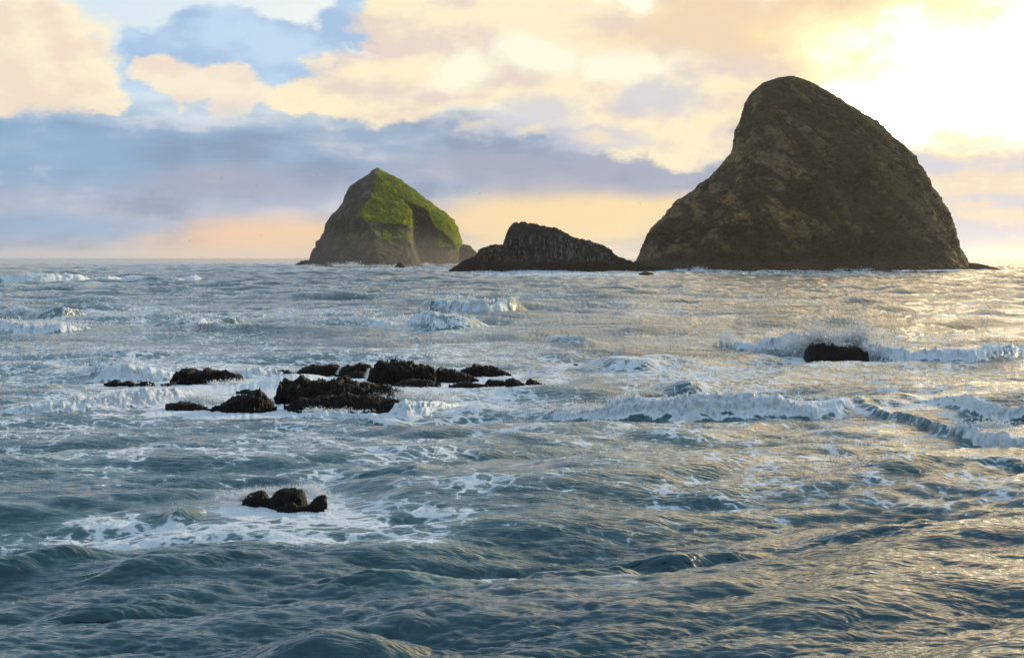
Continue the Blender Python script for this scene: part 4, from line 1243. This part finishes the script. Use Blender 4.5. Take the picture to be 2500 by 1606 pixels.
# surf at the feet of the far rocks
drops('surf', *join(plume(1680, 664, 60, 16, 1600, 0.15, 5, 0, 1.5), plume(1770, 665, 90, 8, 900, 0.14, 4, 0, 1.5), plume(1950, 666, 70, 9, 900, 0.14, 5, 0, 1.5), plume(2085, 664, 60, 13, 1100, 0.14, 4, 0, 1.5),
                   plume(2220, 664, 80, 7, 700, 0.14, 4, 0, 1.5), plume(2350, 660, 34, 18, 1000, 0.14, 3, 0, 1.5), plume(1600, 662, 40, 10, 500, 0.14, 3, 0, 1.5)), 'white surf at the foot of the tall brown dome')
drops('surf', *join(plume(850, 651, 64, 16, 1500, 0.24, 5, 0, 3), plume(930, 652, 160, 9, 1400, 0.22, 7, 0, 3), plume(1035, 651, 34, 13, 700, 0.22, 3, 0, 3), plume(1090, 650, 70, 9, 700, 0.22, 4, 0, 3), plume(770, 650, 50, 8, 400, 0.22, 3, 0, 3)),
      'white surf at the foot of the green stack')
drops('surf', *join(plume(1240, 669, 120, 12, 1700, 0.12, 6, 0, 1.5), plume(1340, 668, 160, 10, 1900, 0.12, 7, 0, 1.5), plume(1480, 669, 170, 10, 1700, 0.12, 6, 0, 1.5), plume(1150, 666, 60, 7, 500, 0.12, 4, 0, 1.5)),
      'white surf at the foot of the low streaked island')



def trickle(x0, y0, x1, y1, wpx, n, d_off):
    """Thin water falling between two rocks, along a slanting line of the photograph."""
    gy = ground(x1, y1)[1] + d_off
    t = rng.uniform(size=n)
    X0, Z0 = at_dist(x0, y0, gy + 0.35); X1, Z1 = at_dist(x1, y1, gy)
    st_ = np.round(rng.normal(size=n) * 2.0) / 2.0
    x = X0 + (X1 - X0) * t ** 0.8 + (st_ * 0.5 + rng.normal(size=n) * 0.12) * wpx * gy / FPX * (0.5 + 0.7 * t)
    return np.stack([x, gy + 0.35 * (1 - t) + rng.normal(size=n) * 0.03, Z0 + (Z1 - Z0) * t ** 1.3], -1), np.full(n, 0.011)


drops('waterfall', *trickle(836, 894, 824, 914, 4.0, 1500, -0.25), 'little white waterfall left of the rock between the two falls on the reef')
drops('waterfall', *trickle(901, 899, 894, 921, 3.5, 1500, -0.25), 'little white waterfall running down beside the highest reef rock')

# ------------------------------------------------------------------ sea birds
def bird_mat(name, c):
    mm, NN = new_mat(name)
    finish(NN, principled(NN, NN.mix(NN.noise(obj_coord(NN), 9.0, 3), c, tuple(x * 0.7 for x in c)), 0.8))
    return mm


MAT_DARK_BIRD = bird_mat('dark_feathers', (0.03, 0.027, 0.025))
MAT_GULL = bird_mat('white_feathers', (0.75, 0.75, 0.73))


def lathe_x(name, prof, seg=10):
    """A closed body turned about x: (x, radius, z lift)."""
    th = np.linspace(0, 2 * math.pi, seg, endpoint=False)
    V = np.array([(x, r * math.cos(t), z + r * math.sin(t)) for x, r, z in prof for t in th])
    return mesh_np(name, V, grid_quads(len(prof), seg, True))


BODY = lathe_x('body', [(-0.34, 0.01, -0.01), (-0.26, 0.05, 0), (-0.12, 0.10, 0), (0.05, 0.115, 0), (0.18, 0.09, 0.01), (0.25, 0.06, 0.03), (0.31, 0.055, 0.04), (0.36, 0.03, 0.035), (0.43, 0.006, 0.025)])


def wing_mesh():
    xs = np.linspace(0, 1, 8)
    V, th = [], 0.012
    for t in xs:
        y = 0.08 + 0.62 * t
        z = 0.16 * math.sin(t * 2.0) - 0.10 * t
        ch = 0.17 * (1 - t) ** 0.6 + 0.015
        xo = 0.10 - 0.16 * max(0, t - 0.45)
        V += [(xo, y, z), (xo - ch * 0.5, y, z + th), (xo - ch, y, z), (xo - ch * 0.5, y, z - th)]
    return mesh_np('wing', np.array(V), grid_quads(8, 4, True))


WING = wing_mesh()
BODY_SIT = lathe_x('body', [(-0.30, 0.02, 0.02), (-0.2, 0.08, 0.07), (-0.05, 0.13, 0.13), (0.1, 0.12, 0.18), (0.16, 0.07, 0.27), (0.18, 0.065, 0.36), (0.22, 0.06, 0.40), (0.28, 0.02, 0.39), (0.36, 0.005, 0.37)])
fly = [(541, 436, 'dark gull flying alone below the big blue-grey cloud, left of the green stack', 0.9), (626, 455, 'dark gull flying nearest the green stack on its left side', -0.6),
       (463, 588, 'dark gull flying low over the horizon, leftmost of all the birds', 0.4), (636, 575, 'dark gull flying low over the peach glow left of the green stack', -0.3),
       (774, 427, 'dark gull flying high just left of the green peak', 1.4), (1171, 473, 'dark gull flying between the green stack and the low island', 0.2),
       (1563, 497, 'dark gull flying close to the left shoulder of the tall dome', 0.8)]
proto = None
for i, (px, py, lb, rz) in enumerate(fly):
    x, y, k = ray(px, py)
    loc = (x * 520 / y, 520.0, CAM_H + k * 520 / y)
    e = empty('flying_gull', loc, lb, 'gull', 'gulls in flight')
    e.rotation_euler = (0.15 * math.sin(i * 2.1), 0.0, rz)
    e.scale = (0.85, 0.85, 0.85)
    link('body', BODY, MAT_DARK_BIRD, e)
    link('wing', WING, MAT_DARK_BIRD, e)
    w2 = link('wing', WING, MAT_DARK_BIRD, e)
    w2.scale = (1, -1, 1)


# ------------------------------------------------------------------ sea haze
m = bpy.data.materials.new('sea_haze')
m.use_nodes = True
m.node_tree.nodes.clear()
pv = m.node_tree.nodes.new('ShaderNodeVolumePrincipled')
pv.inputs['Color'].default_value = (0.95, 0.93, 0.90, 1)
pv.inputs['Density'].default_value = 0.00005
pv.inputs['Anisotropy'].default_value = 0.55
mo = m.node_tree.nodes.new('ShaderNodeOutputMaterial')
m.node_tree.links.new(pv.outputs[0], mo.inputs['Volume'])
hs_, zb, zt_ = 23000.0, -8.0, 96.0
HV = np.array([(x, y, z) for z in (zb, zt_) for x, y in ((-hs_, -hs_), (hs_, -hs_), (hs_, hs_), (-hs_, hs_))])
HQ = np.array([(3, 2, 1, 0), (4, 5, 6, 7), (0, 1, 5, 4), (1, 2, 6, 5), (2, 3, 7, 6), (3, 0, 4, 7)])
hz = link('haze', mesh_np('haze', HV, HQ, False), m)
tag(hz, 'thin warm sea haze lying over the water', 'haze', kind='stuff')



def mist_mat(rx, ry, rz, rho):
    """Drifting spray that thins out evenly towards the rim of its lens."""
    mm, NN = new_mat('surf_mist')
    q = NN.v('MULTIPLY', obj_coord(NN), (1 / rx, 1 / ry, 1 / rz))
    f = NN.m('MAXIMUM', NN.m('SUBTRACT', 1.0, NN.v('LENGTH', q)), 0.0)
    pv = NN.new('ShaderNodeVolumePrincipled')
    pv.inputs['Color'].default_value = (0.95, 0.90, 0.84, 1)
    pv.inputs['Anisotropy'].default_value = 0.6
    NN.put(pv.inputs['Density'], NN.mul(NN.m('POWER', f, 1.4), rho))
    mo = NN.new('ShaderNodeOutputMaterial')
    NN.t.links.new(pv.outputs[0], mo.inputs['Volume'])
    return mm


def mist(cx, cy, rx, ry, rz, rho, label):
    """A low lens of drifting spray: its depth, and so its weight, fades to nothing at the rim."""
    th = np.linspace(0, math.pi, 26)[1:-1]; p2 = np.linspace(0, 2 * math.pi, 48, endpoint=False)
    T_, Q_ = np.meshgrid(th, p2, indexing='ij')
    Vm = np.stack([rx * np.sin(T_) * np.cos(Q_) * (1 + 0.12 * np.sin(3 * Q_)), ry * np.sin(T_) * np.sin(Q_), rz * np.cos(T_)], -1).reshape(-1, 3)
    n_ = len(Vm)
    Vm = np.concatenate([Vm, [(0, 0, rz), (0, 0, -rz)]])
    me_ = bpy.data.meshes.new('mist')
    fs_ = [tuple(int(v) for v in q_) for q_ in grid_quads(24, 48, True)[:, ::-1]]
    fs_ += [(n_, j, (j + 1) % 48) for j in range(48)] + [(n_ + 1, 23 * 48 + (j + 1) % 48, 23 * 48 + j) for j in range(48)]
    me_.from_pydata([tuple(v) for v in Vm], [], fs_)
    o = link('mist', me_, mist_mat(rx, ry, rz, rho), None, (cx, cy, 1.0))
    tag(o, label, 'mist', kind='stuff')


mist(-84.0, 1010.0, 110.0, 80.0, 30.0, 0.0035, 'soft warm mist of spray hanging at the foot of the green stack')
